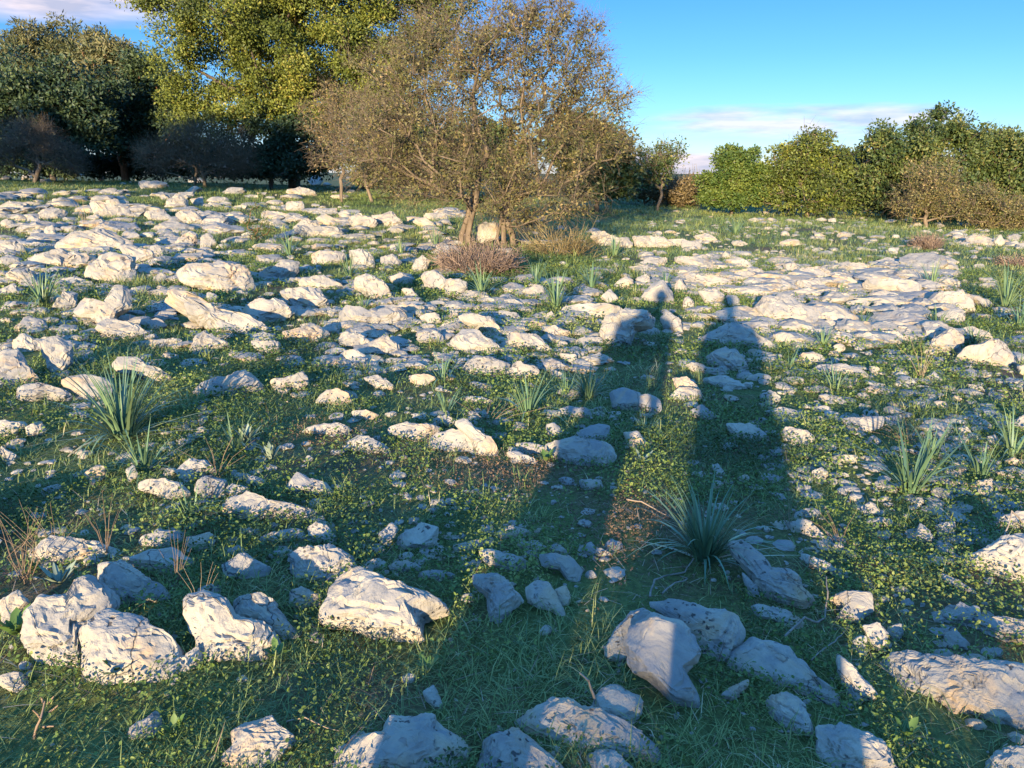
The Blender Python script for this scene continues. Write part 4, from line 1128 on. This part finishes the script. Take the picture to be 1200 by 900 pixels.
tree('pear_tree', 'wide twiggy shrubby tree with sparse olive brown leaves and tangled low trunks', 'tree', (570, 286),
     [(560,150,110,75),(480,120,80,75),(620,70,85,62),(560,60,95,60),(660,150,75,62),(440,170,62,40),(640,20,62,36),(700,120,36,40),(520,210,110,34),(645,220,75,32),(715,165,26,22),(610,250,60,18),(690,60,20,40),(570,226,80,22)],
     780, 48, .063, M_PEAR, M_BARKT, .15, .095, fork=(575,222), bases=[(541,284),(549,287),(587,284),(594,283),(602,280)], twigs=14, twig_len=.48, group=G, tint=.38, rtip=.0048, clumpvar=.16)
tree('thicket_shrub', 'tan leafless twiggy thicket left of the shrubby tree', 'shrub', (404, 237),
     [(410,150,48,42),(455,165,50,40),(380,130,30,35),(430,190,60,26)], 240, 34, .09, M_BROWN, M_BARKT, .22, .12, fork=(405,190), bases=[(400,238),(437,236)], twigs=9, twig_len=.5, group=G, tint=.45, rtip=.006)
tree('evergreen_tree', 'dark shaded evergreen tree at the left edge', 'tree', (45, 207),
     [(40,110,58,40),(85,120,52,44),(10,130,45,42),(112,150,30,34),(60,165,64,24)], 280, 170, .2, M_DARK, M_BARKD, .46, .16, twigs=1, group=G, Y=42, tint=.55)
tree('pine_tree', 'tall olive pine with a rounded top behind the dark evergreen', 'tree', (62, 205),
     [(55,55,48,30),(20,62,22,26),(85,75,34,26),(50,85,45,22),(110,60,18,22),(40,110,50,24)], 300, 120, .28, M_PINE, M_BARKD, .44, .2, twigs=2, group=G, Y=52, aspect=.3)
tree('pine_tree', 'smaller sunlit pine right of the tall rounded pine', 'tree', (120, 203),
     [(125,80,26,30),(140,65,18,20),(112,105,24,22),(150,95,16,26),(130,125,24,22)], 220, 110, .28, M_PINE, M_BARKR, .4, .16, twigs=2, group=G, Y=50, aspect=.3, tint=.62)
tree('conifer_tree', 'dark green conifer with a reddish trunk left of the leafy oak', 'tree', (145, 203),
     [(172,85,22,26),(185,115,30,30),(160,135,36,32),(195,150,32,26),(150,160,26,16),(172,170,40,16)], 300, 130, .25, M_DARK, M_BARKR, .4, .2, group=G, Y=46, aspect=.35, tint=.6)
tree('bare_shrub', 'grey leafless shrub with a dark trunk below the leafy oak', 'shrub', (232, 214),
     [(232,172,34,24),(196,188,26,20),(275,182,24,22),(215,160,16,14),(255,192,40,14),(180,178,12,14)], 200, 8, .09, M_HEATH, M_BARKG, .3, .09, fork=(233,196), bases=[(228,214),(240,214)], twigs=20, twig_len=.8, group=G, rtip=.009, Y=37)
tree('bare_shrub', 'tan leafless shrub with a pale leaning trunk at the left edge', 'shrub', (38, 209),
     [(26,168,24,20),(66,180,22,18),(2,182,22,22),(45,158,16,14),(85,190,14,12)], 170, 10, .10, M_BROWN, M_BARKT, .26, .10, fork=(48,192), twigs=18, twig_len=.8, group=G, rtip=.009, Y=38)
tree('evergreen_shrub', 'ragged dark evergreen thicket around the leafy oak trunk', 'shrub', (318, 212),
     [(300,180,20,16),(330,160,18,24),(368,186,24,16),(278,192,24,12),(322,196,44,11),(352,145,14,14),(298,150,12,12),(262,178,14,14),(385,170,14,18),(240,195,20,10)], 280, 110, .16, M_DARK, M_BARKD, .32, .1, group=G, Y=39, tint=.4)
tree('evergreen_shrub', 'low dark undergrowth between the conifer and the grey leafless shrub', 'shrub', (190, 206),
     [(190,190,36,15),(225,180,30,20),(250,190,34,16),(310,192,46,13),(360,190,40,15)], 230, 120, .2, M_DARK, M_BARKD, .36, .06, group=G, Y=47)
tree('evergreen_shrub', 'low dark undergrowth under the dark shaded evergreen at the left edge', 'shrub', (75, 206),
     [(90,192,26,12),(30,190,40,14),(60,182,30,16),(120,193,26,11),(150,192,26,12)], 190, 120, .2, M_DARK, M_BARKD, .36, .06, group=G, Y=47)
tree('evergreen_shrub', 'dark leafy thicket seen under the shrubby tree crown', 'shrub', (500, 215),
     [(470,170,60,38),(540,175,50,34),(590,180,40,30),(500,205,70,16)], 260, 120, .18, M_OAK2, M_BARKD, .38, .1, group=G, Y=36)
tree('leafy_bush', 'green bush peeping out behind the right side of the shrubby tree', 'bush', (700, 232),
     [(695,185,36,40),(725,190,20,32),(670,170,30,40),(700,215,36,16)], 240, 120, .16, M_OAK2, M_BARKD, .32, .1, group=G, Y=30, tint=.55)
tree('sparse_shrub', 'thin leaning shrub with a pale bent trunk, right of the shrubby tree', 'shrub', (770, 238),
     [(768,190,24,24),(750,205,18,18),(785,185,14,20)], 130, 34, .12, M_OAK2, M_BARKT, .24, .07, fork=(777,215), twigs=6, twig_len=.5, group=G, rtip=.007, Y=34)
tree('brown_shrub', 'low russet shrub on the skyline right of the shrubby tree', 'shrub', (755, 236),
     [(745,220,20,15),(770,222,26,13),(800,222,24,15)], 130, 70, .13, M_BROWN, M_BARKG, .26, .05, group=G, Y=38, twigs=4, twig_len=.4, tint=.35)
heath(800, 240, 70, 38, 420, M_BROWN, 'russet dry bush between the thin leaning shrub and the round green bush')
tree('leafy_bush', 'round bright green bush at the far edge of the grass', 'bush', (858, 245),
     [(866,202,28,24),(842,216,22,22),(884,215,16,26),(858,232,36,12),(856,186,16,12),(876,184,10,10),(832,228,14,12)], 190, 130, .12, M_BUSH, M_BARKD, .21, .08, group=G, Y=33)
tree('oak_tree', 'small airy oak with gaps of sky, right of the round green bush', 'tree', (945, 248),
     [(930,180,32,24),(955,185,36,26),(975,200,26,24),(915,205,26,28),(950,218,44,24),(905,230,22,16),(985,222,18,22),(950,238,44,10)], 190, 130, .13, M_OAK, M_BARKT, .25, .1, fork=(950,228), twigs=2, twig_len=.6, group=G, Y=33, tint=.27)
tree('evergreen_tree', 'dark small tree seen between the two oaks on the right', 'tree', (1003, 248), [(1003,195,20,20),(1000,220,26,24)], 130, 110, .18, M_DARK, M_BARKD, .3, .1, group=G, Y=40, tint=.7)
tree('oak_tree', 'tallest dark oak on the right with a lumpy crown top', 'tree', (1055, 258),
     [(1060,180,46,36),(1100,160,32,30),(1040,205,36,32),(1085,205,48,36),(1030,230,28,26),(1130,165,24,24),(1075,235,58,22),(1035,165,22,20)], 290, 170, .14, M_OAK2, M_BARKD, .28, .16, twigs=2, twig_len=.6, group=G, Y=33, tint=.48)
tree('oak_tree', 'spreading oak running out of the right edge', 'tree', (1165, 262),
     [(1165,185,34,26),(1195,180,36,26),(1150,215,36,28),(1195,220,50,32),(1240,200,50,44),(1175,165,20,14),(1180,245,60,16)], 270, 170, .14, M_OAK2, M_BARKD, .28, .15, twigs=2, twig_len=.6, group=G, Y=34, tint=.54)
tree('bare_shrub', 'half bare olive brown shrub before the tallest dark oak', 'shrub', (1085, 264),
     [(1090,215,32,28),(1075,238,30,20),(1110,240,26,20)], 170, 50, .08, M_PEAR, M_BARKT, .18, .08, fork=(1085,246), twigs=7, twig_len=.45, group=G, Y=28.5, rtip=.006, tint=.45)
tree('leafy_bush', 'brown olive bush at the right edge below the spreading oak', 'bush', (1160, 268),
     [(1150,240,26,24),(1180,248,30,20),(1210,250,26,18)], 190, 60, .085, M_PEAR, M_BARKT, .18, .06, twigs=4, twig_len=.4, group=G, Y=28.5, tint=.4)
# pine seedling by the rocks
tree('pine_seedling', 'little pine seedling with two green tufts among the far left rocks', 'seedling', (300, 283),
     [(298,240,6,9),(290,262,9,7),(312,265,12,10),(302,272,14,8)], 44, 34, .07, M_BUSH, M_BARKR, .07, .012, group=None, aspect=.14, rtip=.003, tint=.4)
# ------------------------------------------------------------------ trees behind the photographer; only their shade shows in the picture
def back(dist, side, lobes, n, per, label, leaf=.075, name='shade_shrub', cat='shrub', spread=.2, tr=.1, mat=None):
    x = -math.sin(SHADOW_AZ)*dist + math.cos(SHADOW_AZ)*side; y = -math.cos(SHADOW_AZ)*dist - math.sin(SHADOW_AZ)*side
    tree(name, label, cat, None, lobes, n, per, leaf, mat or M_OAK2, M_BARKD, spread, tr, fork=(0, 0, lobes[0][2]*.45), twigs=2, twig_len=.4, world=(x, y), group='trees behind the photographer')
back(13, -2.9, [(0,0,1.35,1.2,.95),(.8,0,1.2,.8,.85),(-1.1,0,1.3,1.0,1.0),(.2,0,.6,1.8,.6)], 130, 120, 'low leafy shrub behind the photographer on the left, casting dappled shade')
back(13.5, -.1, [(0,0,1.55,.5,1.05),(.35,0,1.6,.4,1.0),(-.4,0,1.5,.42,1.0),(0,0,.6,.8,.6)], 110, 170, 'low leafy shrub straight behind the photographer, casting dappled shade')
back(13, 1.7, [(0,0,1.25,1.2,1.0),(1.2,0,1.05,1.0,.9),(-1.0,0,1.35,.8,1.0),(0,0,.5,1.6,.5)], 120, 130, 'leafy shrub behind the photographer on the right')
back(15, -6.2, [(0,0,1.8,1.4,1.0),(1.1,0,1.6,.9,.8),(-1.1,0,1.7,.9,.9)], 80, 70, 'taller thin shrub behind the photographer, far to the left')
for wx, wy, lab in ((-16.4, 18, 'nearest of the trees just outside the left edge'), (-19.8, 19.5, 'second of the trees just outside the left edge'), (-24.3, 20, 'third of the trees outside the left edge'), (-29, 20.5, 'farthest of the trees outside the left edge')):
    tree('shade_tree', 'broad dark tree, ' + lab, 'tree', None, [(0,0,4.4,2.5,2.1),(1.2,1,4.6,1.6,1.7),(-1.4,-1,4.2,1.8,1.8)], 190, 120, .17, M_DARK, M_BARKD, .42, .2, fork=(0, 0, 1.9), world=(wx, wy), group='trees behind the photographer')

# ------------------------------------------------------------------ the two people whose shadows fall on the field (they stand behind the lens)
def person(loc, yaw, label, joints, edges, mat, hair, root, width):
    me = bpy.data.meshes.new('person'); me.from_pydata([j[0] for j in joints], edges, [])
    o = bpy.data.objects.new('person_skeleton', me); link(o)
    sk = o.modifiers.new('skin', 'SKIN'); ss = o.modifiers.new('sub', 'SUBSURF'); ss.levels = 2; ss.render_levels = 2
    for v, j in zip(me.skin_vertices[0].data, joints): v.radius = j[1]
    me.skin_vertices[0].data[root].use_root = True
    dg = bpy.context.evaluated_depsgraph_get(); dg.update(); m2 = bpy.data.meshes.new_from_object(o.evaluated_get(dg)); bpy.data.objects.remove(o)
    m2.materials.clear(); m2.materials.append(mat)
    for p in m2.polygons: p.use_smooth = True
    body = bpy.data.objects.new('person', m2); link(body); body.location = loc; body.rotation_euler = (0, 0, yaw)
    tag(body, label, 'person', 'people casting shadows')
    V, Fc = ICO[4]; V = V.copy(); V = V*[.088, .105, .125]; V = V*(1 + .04*perlin(V*30))[:, None]; V[:, 2] = np.where(V[:, 2] < -.03, -.03 + (V[:, 2] + .03)*.3, V[:, 2])
    hd = joints[HEAD][0]; h = obj('hair', np_mesh('hair', V + np.array(hd) + [0, -.014, .03], [Fc], hair, True), body)
    zs = np.array([.30, .55, .80, 1.0, 1.15, 1.32, 1.43, 1.47]); wx = np.array([.245, .24, .235, .225, .22, .235, .20, .10])*width; wy = np.array([.20, .19, .18, .165, .16, .15, .12, .09])
    k = 28; th = np.arange(k)*2*math.pi/k; V = np.concatenate([np.stack([x*np.cos(th)*(1 + .03*np.sin(5*th + z*4)), y*np.sin(th)*(1 + .04*np.sin(6*th + z*5)), 0*th + z], 1) for x, y, z in zip(wx, wy, zs)])
    i = np.arange(len(zs)-1)[:, None]*k; j = np.arange(k)[None]; obj('coat', np_mesh('coat', V, [np.stack([i+j, i+(j+1) % k, i+k+(j+1) % k, i+k+j], -1).reshape(-1, 4)], mat, True), body)
    return body
HEAD = 5
def joints(h, lift):   # metres for a 1.75 m figure, facing +y; lift: both hands raised to hold a phone
    J = [((0,0,.98),(.17,.13)), ((0,0,1.15),(.165,.12)), ((0,.0,1.36),(.17,.115)), ((0,0,1.475),(.075,.07)), ((0,.012,1.545),(.062,.065)), ((0,.02,1.63),(.082,.10)), ((0,.02,1.70),(.066,.08)), ((0,.115,1.61),(.016,.016))]
    for s in (-1, 1):
        J += [((.185*s,0,1.40),(.07,.07))]
        J += [((.27*s,.06,1.16),(.056,.056)), ((.14*s,.26,1.34),(.045,.045)), ((.055*s,.30,1.50),(.035,.03))] if lift else [((.25*s,-.01,1.13),(.057,.057)), ((.27*s,.06,.90),(.045,.045)), ((.265*s,.09,.80),(.04,.028))]
        J += [((.095*s,0,.90),(.10,.11)), ((.105*s,.01,.50),(.068,.075)), ((.11*s,-.02,.10),(.05,.055)), ((.115*s,.12,.03),(.045,.03))]
    E = [(0,1),(1,2),(2,3),(3,4),(4,5),(5,6),(5,7)]
    for k in (8, 16): E += [(2,k),(k,k+1),(k+1,k+2),(k+2,k+3),(0,k+4),(k+4,k+5),(k+5,k+6),(k+6,k+7)]
    return [(tuple(c*h for c in p), tuple(q*h for q in r)) for p, r in J], E
M_COAT = plain('dark_coat_cloth', (.03, .035, .05), (.06, .065, .08), 60); M_HAIR = plain('brown_hair', (.03, .02, .015), (.07, .045, .03), 80)
SA, CA = math.sin(SHADOW_AZ), math.cos(SHADOW_AZ)
def stand(dist, side): x, y = -SA*dist + CA*side, -CA*dist - SA*side; return (x, y, terrain(x, y)[0])
J, E = joints(1.0, True); person(stand(.42, .22), -SHADOW_AZ*.5, 'photographer in a dark coat holding up a phone, casting the right shadow', J, E, M_COAT, M_HAIR, 0, 1.15)
J, E = joints(.985, False); person(stand(.30, -.60), -SHADOW_AZ, 'person in a dark coat standing left of the photographer, casting the left shadow', J, E, M_COAT, M_HAIR, 0, .84)
